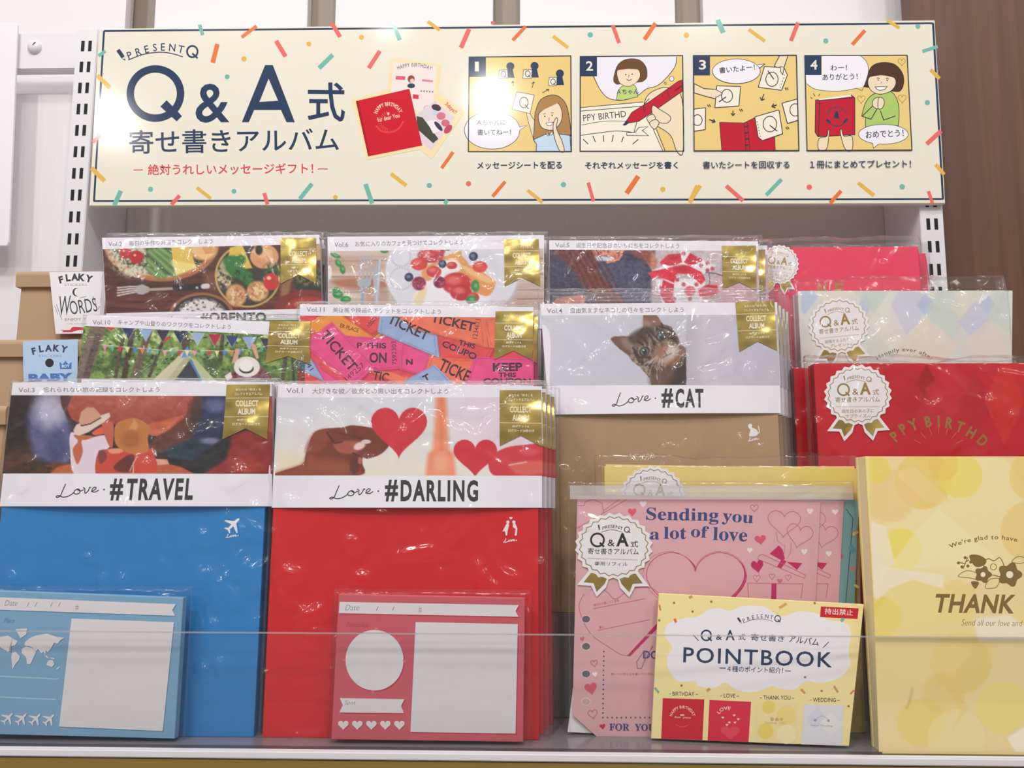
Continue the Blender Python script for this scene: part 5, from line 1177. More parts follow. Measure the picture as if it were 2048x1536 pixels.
def gift_album(name, label, pl, k, P, th, col, art, seed, group, spine=.006, bagm=(.004, .006, .006), flap=0.0, mat='card', paint=None, step=2.5, sealargs=None, spinecol=None, bag=True):
    UV = [pl.uv(p) for p in px(k, *P)]; us = [a[0] for a in UV]; vs = [a[1] for a in UV]
    u0, u1 = (UV[0][0] + UV[3][0]) / 2, (UV[1][0] + UV[2][0]) / 2; vt = (UV[0][1] + UV[1][1]) / 2
    r = thing(name, pl.loc((u0 + u1) / 2, 0), label, 'album', group)
    A = Art(pl, 0, mat, k); A.slab([(u0, 0), (u1, 0), (u1, vt), (u0, vt)], th * .16, col, local=True); A.w = 0
    if paint:
        A.raster([(u, v) for u, v in P], step, paint)
    if art: art(A)
    A.build('front_cover', r)
    B = Art(pl, -th * .84, mat); B.slab([(u0, 0), (u1, 0), (u1, vt), (u0, vt)], th * .16, col, local=True); B.build('back_cover', r)
    Sp = Art(pl, -th * .16, mat); Sp.slab([(u0 + .0004, 0), (u0 + .004, 0), (u0 + .004, vt), (u0 + .0004, vt)], th * .68, spinecol or col, local=True, ch=.0012); Sp.build('spine', r)
    Bl = Art(pl, -th * .18, 'paper'); Bl.slab([(u0 + .0045, .002), (u1 - .003, .002), (u1 - .003, vt - .002), (u0 + .0045, vt - .002)], th * .64, (240, 234, 226), local=True); Bl.build('page_block', r)
    if sealargs: seal(r, pl, .0006, *sealargs)
    if bag: sleeve(pl, u0 - bagm[0], u1 + bagm[1], -.001, vt + bagm[2], th + .001, r, seed, gap=.0018, flap=flap, ncrease=45)
    return r
def facets(cols, seed, cell, base, circles=False):
    def f(p):
        p.flat(base); rng = random.Random(seed)
        x0, x1, y0, y1 = p.X.min(), p.X.max(), p.Y.min(), p.Y.max()
        for i in range(cols[1]):
            c = rng.choice(cols[0]); cx, cy = rng.uniform(x0, x1), rng.uniform(y0, y1); r = rng.uniform(.5, 1.2) * cell
            if circles and rng.random() < .7: p.blob(cx, cy, r, r, c, .04, rng.uniform(.3, .7))
            else:
                q = rng.uniform(.8, 1.5); p.fill([(cx, cy - r * q), (cx + r, cy), (cx, cy + r * q), (cx - r, cy)], c, 4, rng.uniform(.3, .6))
    return f
# pink album at the back
P1 = Plane(.1365, R3, 1)
def art_pink(A):
    A.use('G'); A.text('N', (548, 508), (600, 508), 78, GI, 'gold_ink', bold=.03); A.text('E', (650, 508), (702, 508), 78, GI, 'gold_ink', bold=.03)
    A.line([(1140, 236), (1172, 470)], 5, (206, 44, 76))
t = gift_album('gift_album', 'hot pink album with gold letters, standing at the back right', P1, 'G', [(40, 206), (1140, 232), (1190, 900), (60, 900)], .012, (238, 62, 96), art_pink, 101, 'pink albums at the back right',
               sealargs=('G', 322, 322, 116, 118, 6, [('恋人、恋いしさを', -.62, .5), ('かたちに♪', -.6, .4)], GI), flap=.010, bagm=(.003, .004, 0))
dup(t, -P1.N * .0195 + P1.U * .0155 - np.array([0, 0, .0]), 'second hot pink album, sticking out to the right behind the gold-lettered one', 'pink albums at the back right')
# pastel wedding album
P2 = Plane(.094, R3 - .0, 1)
P2 = Plane(.1075, R3, 1)
def paint_wed(p):
    p.flat((222, 222, 216)); B_, L_, G_, Y_, I_ = (186, 202, 226), (204, 206, 230), (204, 218, 208), (232, 226, 206), (230, 228, 222)
    for (x, y, w, h, c, a) in ((470, 500, 90, 120, B_, .8), (640, 480, 120, 110, Y_, .6), (830, 560, 40, 70, B_, .7), (900, 480, 140, 160, G_, .7), (1000, 700, 180, 260, I_, .8), (1090, 560, 110, 220, L_, .6), (1185, 560, 55, 70, B_, .9), (1300, 620, 130, 220, G_, .6), (1420, 560, 90, 160, Y_, .5), (1480, 660, 100, 130, L_, .7), (1550, 560, 50, 60, B_, .8), (1650, 600, 100, 220, G_, .5), (1190, 800, 190, 170, (234, 224, 208), .9), (1570, 780, 170, 140, (232, 222, 210), .8), (700, 800, 260, 160, (230, 226, 214), .7), (870, 860, 140, 170, G_, .4)):
        p.fill([(x, y - h), (x + w, y), (x, y + h), (x - w, y)], c, 5, a)
def art_wed(A):
    A.use('G'); A.arc('Happily ever after', 1060, 1080, 250, -38, 39, 30, (110, 100, 96), bold=.01, ry=238)
gift_album('gift_album', 'pale pastel album with a diamond pattern, behind the red birthday album', P2, 'G', [(450, 478), (1698, 476), (1690, 1500), (458, 1500)], .014, (222, 222, 218), art_wed, 102, 'pastel albums on the right',
           paint=paint_wed, sealargs=('G', 672, 682, 182, 170, -6, [('結婚するふたりへ', -.5, .42), ('プレゼント♪', -.36, .36)], (150, 112, 60)), flap=.013, bagm=(.004, .003, 0), spinecol=(208, 206, 206))
# red birthday album
P3 = Plane(.0555, R2, 1)
def paint_bd(p):
    p.flat((200, 22, 36))
    for (x, y, w, h, c, a) in ((1190, 1020, 60, 110, (150, 14, 24), .7), (1120, 1120, 140, 160, (176, 18, 30), .5), (1340, 1060, 160, 170, (214, 40, 58), .5), (1480, 1150, 110, 190, (176, 26, 46), .5), (1650, 1130, 120, 260, (220, 58, 36), .6), (1720, 980, 90, 160, (214, 40, 30), .6), (960, 1000, 200, 120, (190, 16, 30), .5), (800, 1380, 200, 140, (214, 44, 60), .4), (1250, 1190, 120, 130, (206, 50, 72), .4)):
        p.fill([(x, y - h), (x + w, y), (x, y + h), (x - w, y)], c, 10, a)
    p.blob(1440, 1040, 70, 60, (196, 40, 60), .1, .4); p.blob(1290, 1120, 110, 110, (204, 46, 66), .1, .35)
def art_bd(A):
    A.use('G'); n = 'HAPPY BIRTHDAY'
    pts = {'P': (1003, 1338), 'p': (1052, 1293), 'Y': (1112, 1268), 'B': (1200, 1250), 'I': (1262, 1248), 'R': (1325, 1258), 'T': (1388, 1282), 'H': (1455, 1315), 'D': (1522, 1362)}
    for i, (c, (x, y)) in enumerate(pts.items()):
        g, f, asp = glyphs(c.upper(), .035); an = radians(-42 + 84 * (x - 1003) / 519); h = 66; wd = h * asp * .8; A.up()
        Q = [A.pl.at(A._x((x + (p - .5) * wd * cos(an) + (q - .5) * h * sin(an), y + (p - .5) * wd * sin(an) - (q - .5) * h * cos(an))), A.w) for p, q in g]
        A.add(Q, f, (196, 150, 70), 'gold_ink')
    for i in range(7):
        an = radians(-60 + 20 * i); A.line([(1262 + 120 * sin(an), 1440 - 120 * cos(an)), (1262 + 165 * sin(an), 1440 - 165 * cos(an))], 3, (206, 120, 80))
t = gift_album('gift_album', 'red birthday album with an arch of gold capitals, right side', P3, 'G', [(545, 905), (1935, 905), (1935, 2000), (560, 2000)], .013, (200, 22, 36), art_bd, 103, 'red birthday albums on the right',
               paint=paint_bd, sealargs=('G', 785, 1092, 202, 182, -1, [('誕生日のあの子に', -.48, .46), ('サプライズ♪♪', -.38, .36)], (186, 150, 84)), flap=.006, bagm=(.004, .004, 0), spinecol=(150, 12, 24))
dup(t, -P3.N * .0215 - P3.U * .0085 - np.array([0, 0, .0]), 'second red birthday album, its spine showing on the left behind the first', 'red birthday albums on the right', skip=('rosette_seal',))
# yellow thank-you album, front right
P4 = Plane(-.0208, FLOOR, 1)
def paint_ty(p):
    p.flat((238, 218, 160)); Y1, Y2, Y3, W_ = (236, 204, 112), (238, 222, 112), (240, 214, 134), (246, 236, 212)
    for (x, y, r, c, a) in ((620, 380, 330, (244, 234, 178), .5), (470, 230, 130, Y1, .8), (320, 300, 120, (240, 206, 140), .7), (640, 210, 100, Y2, .8), (560, 160, 70, (236, 196, 100), .5), (980, 210, 120, Y1, .6), (960, 460, 140, (238, 204, 130), .7), (365, 545, 98, (238, 224, 100), .8), (500, 740, 0, Y1, .5), (430, 790, 125, (238, 220, 150), .9), (620, 780, 100, Y3, .6), (280, 850, 92, (238, 212, 90), .8), (640, 1060, 140, Y1, .6), (470, 920, 230, (240, 224, 150), .5), (330, 1120, 130, (240, 218, 150), .6), (830, 1260, 120, (238, 224, 124), .7), (460, 1330, 110, (236, 214, 110), .6), (560, 1200, 100, Y1, .4), (880, 850, 60, (240, 222, 150), .6), (260, 180, 60, (238, 214, 90), .6), (740, 1000, 60, Y3, .5), (620, 1400, 130, (242, 230, 170), .6)):
        if r: p.blob(x, y, r, r, c, .03, a)
    p.fill([(540, 360), (800, 580), (760, 640), (560, 620), (300, 640), (420, 480)], (244, 236, 184), 6, .6); p.fill([(200, 400), (300, 440), (340, 600), (300, 640), (250, 760), (200, 700)], W_, 8, .8); p.fill([(280, 620), (420, 640), (560, 660), (560, 720), (420, 680), (320, 720), (250, 780)], W_, 8, .8); p.fill([(700, 860), (860, 840), (940, 900), (940, 960), (720, 960)], (244, 234, 210), 14, .9)
    p.fill([(340, 200), (420, 160), (600, 330), (480, 330)], (244, 214, 150), 6, .6); p.fill([(850, 1400), (940, 1340), (940, 1480), (900, 1480)], (250, 246, 236), 8, .7); p.fill([(590, 1380), (680, 1260), (560, 1120), (640, 1280)], Y1, 6, .4)
    p.strk([(420, 1175), (405, 1240), (395, 1262)], 10, (206, 176, 120), 10, .7)
def art_ty(A):
    A.use('N'); BR = (132, 108, 62)
    A.arc("We're glad to have", 790, 985, 480, -24, 12.5, 27, BR, bold=.015, ry=482)
    A.text('THANK', (512, 830), (880, 834), 86, BR, bold=.03, slant=.18, space=1.06); A.text('Send all our love and thanks', (642, 888), (1010, 894), 28, BR, bold=-.012, slant=.2)
    def flower(cx, cy, r, c, mid):
        A.poly(closed([(cx + r * (1 + .16 * cos(5 * t)) * cos(t) * .92, cy + r * (1 + .16 * cos(5 * t)) * sin(t) * .92) for t in [2 * pi * i / 30 for i in range(30)]], 2), c); A.dot(cx, cy, r * .3, mid)
    A.poly(closed([(678, 572), (720, 568), (755, 590), (745, 615), (705, 620)]), BR)
    for P in ([(628, 665), (665, 640), (710, 650), (720, 680), (680, 672)], [(752, 718), (770, 680), (815, 676), (800, 715)], [(872, 600), (900, 575), (940, 585), (920, 605)]): A.line(closed(P), 3, BR, loop=True)
    A.line(closed([(742, 605), (765, 585), (790, 595), (815, 580), (832, 605), (838, 640), (820, 665), (790, 660), (760, 655)]), 4, BR, loop=True); A.ring(788, 622, 14, 14, 3, BR)
    flower(741, 657, 38, BR, (244, 236, 208)); flower(862, 657, 54, BR, (244, 236, 208)); flower(975, 650, 38, BR, (244, 236, 208))
    A.poly(closed([(686, 690), (722, 692), (705, 722)]), BR); A.line([(650, 630), (672, 578)], 4, BR); A.line([(628, 600), (660, 608)], 4, BR); A.line([(660, 600), (678, 590)], 4, BR)
    for x, y in ((629, 604), (660, 580), (672, 618), (645, 622), (685, 600)): A.dot(x, y, 7, BR)
gift_album('gift_album', 'pale yellow album with circles and brown THANK lettering, front right', P4, 'N', [(221, 120), (1470, 120), (1440, 1463), (268, 1463)], .0165, (240, 222, 150), art_ty, 104, None,
           paint=paint_ty, spinecol=(240, 226, 176), bag=False, step=3)
# yellow boxed album behind the pink refill pack
P5 = Plane(.0225, FLOOR, -1.0)
def paint_y2(p): facets(([(238, 206, 120), (240, 216, 100), (244, 226, 150)], 24), 5, 160, (238, 214, 132), True)(p)
gift_album('gift_album', 'yellow album in a clear bag, standing behind the pink refill pack', P5, 'L', [(408, 212), (1990, 240), (1985, 1900), (408, 1900)], .018, (238, 214, 130), None, 105, None,
           paint=paint_y2, step=5, sealargs=('L', 700, 410, 205, 190, 3, [], (170, 136, 70)), flap=.007, bagm=(.006, .005, 0), spinecol=(226, 200, 110))

# ================================================================== pink refill pack with rosette
P6 = Plane(.0090, FLOOR, 2)
r = thing('refill_pack', P6.loc(P6.uv((1430, 1478))[0], 0), 'pink refill sheets with SENDING YOU A LOT OF LOVE print in a clear zip bag'.replace('SENDING YOU A LOT OF LOVE', 'blue lettering'), 'refill pack')
PK, PL, MG, NB = (226, 174, 180), (196, 110, 130), (196, 30, 100), (58, 70, 128)
def sheet_of(name, w, P, col, art=None, k='L', th=.0003):
    A = Art(P6, w, 'paper', k); UV = [P6.uv(p) for p in px(k, *P)]; UV = [(u, max(v, 0)) for u, v in UV]
    A.slab(UV, th, col, local=True, ch=.00005)
    if art: art(A)
    return A.build(name, r)
def wild(A, dx=0):
    for P in ([(1410 + dx, 560)], ): pass
    A.line([(x + dx, y) for x, y in heart(1515, 560, 205, 170, 3)], 4, PL, loop=True); A.line([(x + dx, y) for x, y in heart(1612, 640, 165, 150, 12)], 4, PL, loop=True)
    A.line([(1465 + dx, 630), (1475 + dx, 690), (1520 + dx, 720), (1510 + dx, 780)], 3, PL); A.line([(1560 + dx, 700), (1555 + dx, 760), (1530 + dx, 800)], 3, PL)
    A.poly([(x + dx, y) for x, y in ((1425, 768), (1482, 716), (1505, 740), (1520, 800), (1500, 810))], MG); A.poly([(x + dx, y) for x, y in ((1530, 818), (1628, 826), (1595, 868))], MG); A.poly([(x + dx, y) for x, y in ((1500, 800), (1530, 815), (1495, 862), (1470, 850))], MG)
    A.line([(x + dx, y) for x, y in ((1360, 780), (1380, 770), (1648, 900), (1640, 920), (1350, 800))], 4, PL, loop=True); A.line([(x + dx, y) for x, y in ((1288, 950), (1632, 955), (1620, 1045))], 4, PL); A.line([(x + dx, y) for x, y in ((1288, 950), (1295, 1045))], 4, PL); A.poly([(x + dx, y) for x, y in ((1437, 952), (1468, 952), (1464, 1200), (1430, 1200))], MG)
    A.poly([(x + dx, y) for x, y in heart(1348, 838, 78, 84, -10)], MG); A.poly([(x + dx, y) for x, y in heart(1367, 675, 72, 62, -8)], (222, 90, 110))
    for x, y, s, fil in ((1345, 915, 44, 0), (1440, 905, 36, 0), (1488, 935, 34, 1), (1540, 912, 38, 0)):
        (A.poly if fil else (lambda P, c: A.line(P, 3, c, loop=True)))([(a + dx, b) for a, b in heart(x, y, s, s)], (222, 110, 130) if fil else PL)
def art_refill(A):
    A.use('L')
    A.text('Sending you'.translate({}), (655, 586), (1320, 600), 112, NB, bold=.03) if False else None
    bm = {c: chr(0x1D400 + ord(c) - 65) if c.isupper() else chr(0x1D41A + ord(c) - 97) for c in 'ABCDEFGHIJKLMNOPQRSTUVWXYZabcdefghijklmnopqrstuvwxyz'}
    B_ = lambda s: ''.join(bm.get(c, c) for c in s)
    A.text(B_('Sending'), (658, 580), (1108, 588), 100, NB, bold=.004); A.text(B_('you'), (1128, 586), (1320, 602), 72, NB, bold=.004)
    A.text(B_('a'), (682, 680), (740, 682), 50, NB, bold=.004); A.text(B_('lot'), (768, 676), (908, 678), 76, NB, bold=.004); A.text(B_('of'), (935, 664), (1045, 672), 74, NB, bold=.004); A.text(B_('love'), (1072, 684), (1285, 694), 82, NB, bold=.004)
    for x, y, s, c in ((640, 455, 42, (244, 226, 232)), (572, 505, 54, (226, 96, 104)), (1676, 500, 40, (244, 226, 232)), (1302, 742, 36, (244, 226, 232)), (1640, 752, 38, (244, 226, 232))): A.poly(heart(x, y, s, s), c)
    A.line(heart(1330, 480, 50, 44), 4, PL, loop=True); A.line([(235, 470), (275, 470), (280, 445), (330, 430), (385, 455), (395, 510), (350, 560)], 4, PL); A.line([(395, 500), (500, 425)], 4, PL); A.line([(230, 610), (540, 430)], 4, PL)
    H = heart(965, 930, 610, 500, 0, 60)
    A.poly([(x + 14, y + 10) for x, y in H], MG); A.poly(H, PK); A.line(H, 4, MG, loop=True); A.line([(x * .0 + 958 + (x - 965) * 1.05, 930 + (y - 930) * 1.04) for x, y in H], 3, PL, loop=True)
    wild(A)
    A.poly(px_inv('L', heart(1255, 1258, 225, 220, -8, 50)), PK)
    A.use('M')
    big = [(245, 250), (255, 180), (300, 130), (370, 118), (420, 140), (470, 180), (560, 120), (680, 110), (760, 180), (740, 320), (640, 430), (540, 530), (430, 480), (310, 390)]
    A.line(closed(big), 4, PL, loop=True); A.poly([(540, 533), (560, 535), (745, 345), (745, 310)], MG)
    A.line([(330, 240), (650, 178)], 4, PL); A.line([(360, 375), (680, 308)], 4, PL); A.text('あなたの思いつくまま', (335, 226), (490, 196), 16, PL, bold=.01); A.text('思い', (368, 366), (400, 360), 16, PL, bold=.01)
    for y in (305, 474, 645, 818): A.dot(286, y, 26, (104, 102, 110) if y < 800 else (206, 170, 176), ry=22); A.ring(286, y, 27, 23, 3, (250, 222, 222))
    A.dot(290, 135, 24, (214, 176, 170), ry=20)
    for i in range(15): A.dot(396 - .4 * i, 506 + 29.3 * i, 5, NB)
    for i in range(11): A.dot(390 + 29 * i, 916, 5, NB)
    for x, y, s, c in ((315, 728, 78, (222, 96, 112)), (388, 968, 36, MG), (340, 645, 34, (246, 230, 236)), (262, 425, 30, (216, 110, 128))): A.poly(heart(x, y, s, s, -12), c)
    for x, y, s in ((336, 575, 42), (327, 888, 58)): A.line(heart(x, y, s, s, -8), 4, PL, loop=True)
    B2 = ''.join(chr(0x1D400 + ord(c) - 65) for c in 'FOR'); B3 = ''.join(chr(0x1D400 + ord(c) - 65) for c in 'YOU')
    A.text(B2, (430, 996), (555, 998), 44, NB, bold=.01); A.text(B3, (588, 998), (712, 1000), 44, NB, bold=.01); A.text('DO', (640, 550), (735, 552), 50, NB, bold=.02)
    A.line([(605, 610), (600, 570), (640, 510), (660, 500), (650, 560), (630, 610)], 4, (130, 110, 150), loop=True); A.line([(650, 560), (700, 470)], 4, (130, 110, 150)); A.text('思いついたことを書いてください', (440, 652), (720, 652), 14, PL, bold=.01)
def px_inv(k, P): return [(x, y) for x, y in P]
def art_refill2(A):
    A.use('L'); wild(A, 155)
    A.poly(heart(1832, 505, 40, 38), (244, 226, 232)); A.poly(heart(1792, 764, 38, 38), (244, 226, 232))
def art_teal(A):
    A.use('L'); A.line([(1900, 490), (1942, 550), (1898, 1070)], 5, (60, 90, 110))
    A.poly(bar(1940, 650, 1972, 630, 18), (226, 196, 110)); A.poly(bar(1850, 760, 1880, 790, 22), (206, 110, 120)); A.poly(bar(1925, 720, 1950, 760, 34), (96, 160, 176)); A.dot(1940, 860, 14, (226, 130, 110)); A.poly(bar(1950, 960, 1980, 980, 16), (226, 196, 110))
sheet_of('white_sheet', -.0022, [(205, 1605), (380, 1605), (380, 1890), (172, 1880)], (238, 236, 238))
sheet_of('teal_sheet', -.0017, [(1600, 425), (1985, 432), (1925, 1930), (1560, 1925)], (126, 176, 176), art_teal)
sheet_of('pink_sheet', -.0011, [(392, 398), (1890, 440), (1815, 1925), (380, 1925)], PK, art_refill2)
sheet_of('front_sheet', -.0002, [(232, 408), (1742, 448), (1668, 1925), (350, 1925), (202, 1770)], PK, art_refill)
seal(r, P6, .0006, 'L', 458, 722, 243, 210, 1, [('専用リフィル', -.48, .36)], (46, 40, 38), True, 'card')
u0, u1 = P6.uv((1137, 1200))[0], P6.uv((1722, 1200))[0]; vt = P6.uv((1400, 962))[1]
sleeve(P6, u0, u1, -.001, vt, .0028, r, 77, name='zip_bag', gap=.0012, amp=.7, ncrease=16)
Z = Art(P6, .0018, 'film_edge')
for v, h in ((vt - .003, .0016), (vt - .0075, .0011)):
    Z.slab([(u0 + .001, v - h), (u1 - .001, v - h), (u1 - .001, v), (u0 + .001, v)], .0006, (255,) * 3, 'film_edge', ch=.00025, local=True)
Z.slab([(u0 + .0015, vt - .0125), (u1 - .0015, vt - .0125), (u1 - .0015, vt - .0035), (u0 + .0015, vt - .0035)], .0004, (255,) * 3, 'film_milky', ch=.0001, local=True)
Z.build('zip_closure', r)

# ================================================================== point booklet in front of it
q = at(1302, 1477, 0)
P7 = Plane(-.0075, FLOOR, 3, -6, .146)
UV = [P7.uv(p) for p in px('M', (737, 145), (2010, 214), (1918, 1093), (690, 1046))]
dv = min(v for u, v in UV)
A = Art(P7, 0, 'card', 'M'); A.slab([(u, max(v, .0)) for u, v in UV], .004, (242, 226, 160), local=True, ch=.0002)
A.use('M')
cl = closed([(770, 400), (800, 330), (900, 298), (975, 290), (1050, 245), (1120, 238), (1180, 252), (1270, 222), (1400, 232), (1490, 290), (1600, 258), (1720, 270), (1790, 310), (1900, 330), (1930, 400), (1915, 500), (1925, 590), (1870, 660), (1800, 690), (1720, 700), (1650, 690), (1580, 740), (1480, 735), (1440, 720), (1330, 758), (1220, 745), (1150, 700), (1070, 735), (985, 720), (960, 690), (860, 690), (800, 620), (790, 540), (820, 480)], 4)
A.poly(cl, (238, 234, 238))
pencil_logo(A, 1222, 332, 275, NAVY)
A.line([(948, 400), (985, 440)], 5, NAVY); A.line([(1793, 445), (1757, 482)], 5, NAVY)
A.ring(1032, 406, 30, 31, 10, NAVY, n=26); A.line([(1042, 418), (1066, 440)], 10, NAVY); A.text('A', (1152, 436), (1208, 436), 64, NAVY, bold=.02); A.text('&', (1092, 434), (1130, 434), 34, NAVY, bold=.02)
A.text('式', (1230, 434), (1275, 436), 38, NAVY, bold=.01); A.text('寄せ書き', (1308, 438), (1515, 446), 42, NAVY, bold=.01); A.text('アルバム', (1542, 446), (1728, 472), 46, NAVY, bold=.012, slant=.05)
A.text('POINTBOOK', (888, 574), (1812, 606), 96, NAVY, bold=.012, space=1.15)
A.text('４種のポイント紹介！', (1162, 632), (1508, 642), 38, NAVY, bold=.008); A.line([(1114, 608), (1152, 609)], 5, NAVY); A.line([(1520, 626), (1556, 628)], 5, NAVY)
A.poly([(1743, 226), (1978, 238), (1970, 304), (1738, 292)], (204, 34, 50)); A.text('持出禁止', (1766, 274), (1942, 284), 38, (244, 230, 220), bold=.006)
for i, (t_, x0, x1, y) in enumerate((('BIRTHDAY', 822, 958, 780), ('LOVE', 1140, 1212, 792), ('THANK YOU', 1385, 1555, 804), ('WEDDING', 1694, 1836, 818))):
    A.text(t_, (x0, y), (x1, y + 2), 26, (70, 70, 76), bold=.006); A.line([(x0 - 22, y - 11), (x0 - 8, y - 11)], 3, (70, 70, 76)); A.line([(x1 + 8, y - 9), (x1 + 24, y - 9)], 3, (70, 70, 76))
Wc = (240, 206, 196)
A.poly([(762, 795), (1020, 803), (1008, 1056), (752, 1046)], (202, 30, 48)); A.arc('HAPPY BIRTHDAY', 884, 925, 66, -75, 75, 18, Wc, bold=.02); A.text('for you', (835, 922), (935, 926), 16, Wc); A.line([(870, 900), (895, 900)], 8, Wc); A.curve([(845, 960), (880, 975), (920, 962)], 3, (220, 110, 110))
A.poly([(1052, 806), (1310, 818), (1294, 1068), (1040, 1058)], (216, 40, 70)); A.poly(heart(1180, 1000, 120, 90), (224, 70, 90)); A.arc('LOVE', 1160, 920, 52, -60, 20, 22, Wc, bold=.02)
for x, y in ((1135, 915), (1205, 900), (1230, 925), (1210, 945), (1160, 960), (1175, 945)): A.poly(heart(x, y, 16, 15), Wc)
A.poly([(1342, 820), (1600, 830), (1588, 1080), (1330, 1070)], (240, 222, 160)); A.dot(1420, 850, 42, (238, 212, 110)); A.dot(1530, 900, 60, (238, 216, 130)); A.dot(1400, 1000, 50, (238, 212, 110)); A.dot(1530, 1020, 60, (244, 232, 180)); A.text('THANK YOU', (1395, 955), (1525, 960), 14, (200, 170, 110)); A.dot(1440, 925, 12, (206, 176, 110)); A.dot(1470, 927, 12, (206, 176, 110)); A.dot(1498, 925, 9, (206, 176, 110))
A.poly([(1640, 832), (1888, 840), (1872, 1090), (1620, 1082)], (222, 220, 224)); A.poly([(1720, 850), (1770, 910), (1700, 990), (1650, 920)], (212, 214, 224)); A.poly([(1800, 880), (1880, 960), (1800, 1040), (1740, 950)], (230, 226, 224)); A.text('Happy Wedding', (1680, 972), (1815, 976), 14, (160, 150, 156)); A.dot(1708, 932, 9, (170, 160, 166)); A.dot(1790, 935, 9, (170, 160, 166)); A.curve([(1715, 925), (1750, 905), (1785, 925)], 3, (170, 160, 166))
for a, b, c, d, wd, col in ((835, 302, 845, 325, 16, ORANGE), (740, 215, 748, 250, 10, ORANGE), (1485, 235, 1530, 207, 16, (226, 170, 90)), (1868, 318, 1885, 300, 18, TEAL), (712, 730, 738, 762, 14, TEAL), (1620, 740, 1645, 765, 14, (206, 160, 80)), (1825, 720, 1850, 760, 12, (206, 150, 80)), (1035, 750, 1055, 735, 16, (206, 160, 80)), (1925, 770, 1950, 745, 10, CORAL), (925, 172, 945, 162, 16, (206, 160, 80))): A.poly(bar(a, b, c, d, wd), col)
for x, y in ((832, 204), (1063, 196), (947, 257), (1705, 205), (878, 717), (1748, 750), (1645, 665), (1915, 845), (740, 312)): A.dot(x, y, 7, (150, 120, 60))
t = A.build('booklet', None, P7.loc(0, 0)); tag(t, 'small yellow booklet with a white cloud, leaning on the pink refill pack', 'booklet')

# ================================================================== sticker packs on the left
def sticker_pack(label, pl, k, bag, header, art, seedfold, col=(184, 152, 118), hcol=(236, 234, 238), hasheader=True):
    UV = [pl.uv(p) for p in px(k, *bag)]; us = [a[0] for a in UV]; vt = (UV[0][1] + UV[1][1]) / 2; u0, u1 = UV[0][0], UV[1][0]
    r = thing('sticker_pack', pl.loc((u0 + u1) / 2, 0), label, 'sticker pack', 'kraft sticker packs on the left')
    A = Art(pl, 0, 'kraft'); A.slab([(u0 + .002, 0), (u1 - .002, 0), (u1 - .002, vt - .004), (u0 + .002, vt - .004)], .005, col, local=True, ch=.0015); A.build('paper_bag', r)
    # rolled-over top
    F = Art(pl, 0, 'kraft'); n = 14; R = .0042; V = []; h = .014
    prof = [(-.003, vt - h)] + [(.0035, vt - h)] + [(.0035 * .6 + R * cos(a) * .62, vt - R + R * sin(a)) for a in [pi * i / 10 * .5 for i in range(11)]] + [(-.004, vt - R * .3), (-.0055, vt - h)]
    for u in (u0, u1): V += [pl.loc(u, b, a) for a, b in prof]
    m = len(prof); F.add(V, [(i, i + 1, m + i + 1, m + i) for i in range(m - 1)] + [(m - 1, 0, m, 2 * m - 1)] + [tuple(range(m - 1, -1, -1)), tuple(range(m, 2 * m))], col, 'kraft', False); F.build('rolled_top', r)
    if hasheader:
        H = Art(pl, .0052, 'paper', k); H.poly(header, hcol); art(H); H.build('header_card', r)
    return r
K2 = (58, 56, 60)
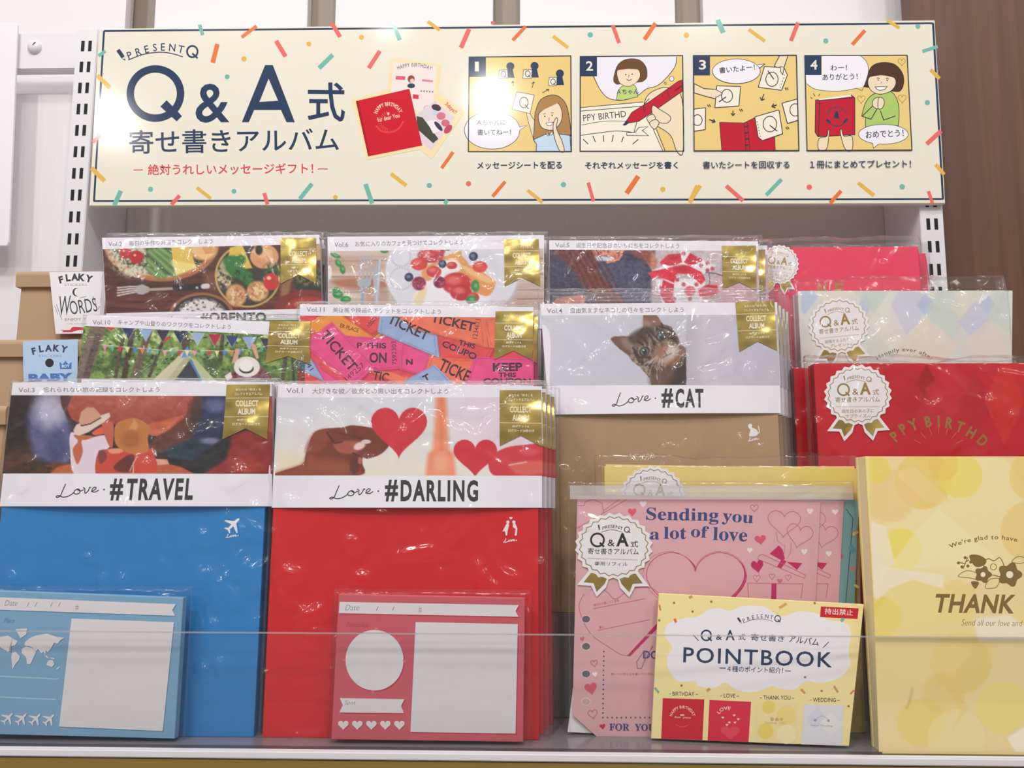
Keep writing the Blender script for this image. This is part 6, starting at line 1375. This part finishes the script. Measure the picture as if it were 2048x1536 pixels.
def art_words(A):
    A.use('D')
    for c, x, y, an in (('F', 368, 420, -14), ('L', 410, 408, -8), ('A', 450, 404, -2), ('K', 492, 406, 6), ('Y', 536, 414, 14)):
        g, f, asp = glyphs(c, .05); al = radians(an); h = 44; wd = h * min(asp, 1.0); A.up()
        A.add([A.pl.at(A._x((x + (p - .5) * wd * cos(al) + (q - .5) * h * sin(al), y + (p - .5) * wd * sin(al) - (q - .5) * h * cos(al))), A.w) for p, q in g], f, K2)
    A.text('STICKERS', (388, 458), (524, 458), 14, (150, 146, 150), bold=.0)
    A.dot(462, 495, 26, (60, 52, 44)); A.dot(468, 495, 20, (236, 234, 236), ry=24)
    A.text('W', (350, 638), (420, 634), 118, K2, bold=0, slant=.12)
    A.text('ORDS', (428, 632), (590, 610), 84, K2, bold=.0, slant=-.04)
    for x0, y0, x1, y1 in ((330, 580, 350, 630), (340, 570, 372, 660), (590, 600, 602, 580), (580, 570, 560, 520), (520, 520, 480, 530)): A.line([(x0, y0), (x1, y1)], 3, (120, 116, 120))
    A.text('ENJOY THE', (392, 672), (560, 668), 20, (120, 116, 120), bold=0); A.text('Life message', (408, 692), (520, 690), 10, (150, 146, 150), bold=0)
    A.poly(spline([(360, 722), (420, 722), (440, 705), (520, 708)]) + [(525, 722), (470, 724), (430, 736), (372, 736), (382, 728)], (206, 52, 72))
def art_baby(A):
    A.use('D'); BL = (74, 118, 184); N2 = (56, 66, 88)
    for c, x, y, an in (('F', 204, 850, -14), ('L', 248, 836, -8), ('A', 292, 832, -2), ('K', 340, 832, 6), ('Y', 386, 838, 14)):
        g, f, asp = glyphs(c, .05); al = radians(an); h = 42; wd = h * min(asp, 1.0); A.up()
        A.add([A.pl.at(A._x((x + (p - .5) * wd * cos(al) + (q - .5) * h * sin(al), y + (p - .5) * wd * sin(al) - (q - .5) * h * cos(al))), A.w) for p, q in g], f, N2)
    A.text('STICKERS', (232, 886), (372, 886), 14, (130, 150, 176), bold=.0)
    A.dot(298, 921, 26, (40, 34, 36))
    A.poly([(358, 915), (378, 930), (394, 908), (412, 930), (432, 915), (430, 958), (362, 958)], BL); A.text('BOY', (372, 950), (420, 948), 18, (214, 226, 242), bold=.03)
    A.text('BABY', (172, 1036), (440, 1028), 48, BL, bold=.06)
Pw = Plane(.125, R3, 2); Pb = Plane(.079, R2, 2); Pk = Plane(.045, FLOOR, 2)
sticker_pack('kraft sticker pack with a white header card reading WORDS', Pw, 'D', [(118, 375), (760, 372), (760, 900), (150, 900)], [(297, 374), (640, 370), (650, 742), (335, 746)], art_words, 1)
sticker_pack('kraft sticker pack with a pale blue header card', Pb, 'D', [(-330, 792), (560, 778), (560, 1100), (-330, 1100)], [(137, 790), (470, 778), (466, 1100), (143, 1100)], art_baby, 2, hcol=(178, 204, 232))
sticker_pack('plain kraft packet at the left edge, beside the blue travel album', Pk, 'D', [(-300, 1186), (62, 1180), (60, 1900), (-300, 1900)], None, None, 3, hasheader=False)

# tidy up the lettering helper
bpy.data.objects.remove(_fo); bpy.data.curves.remove(_fc)
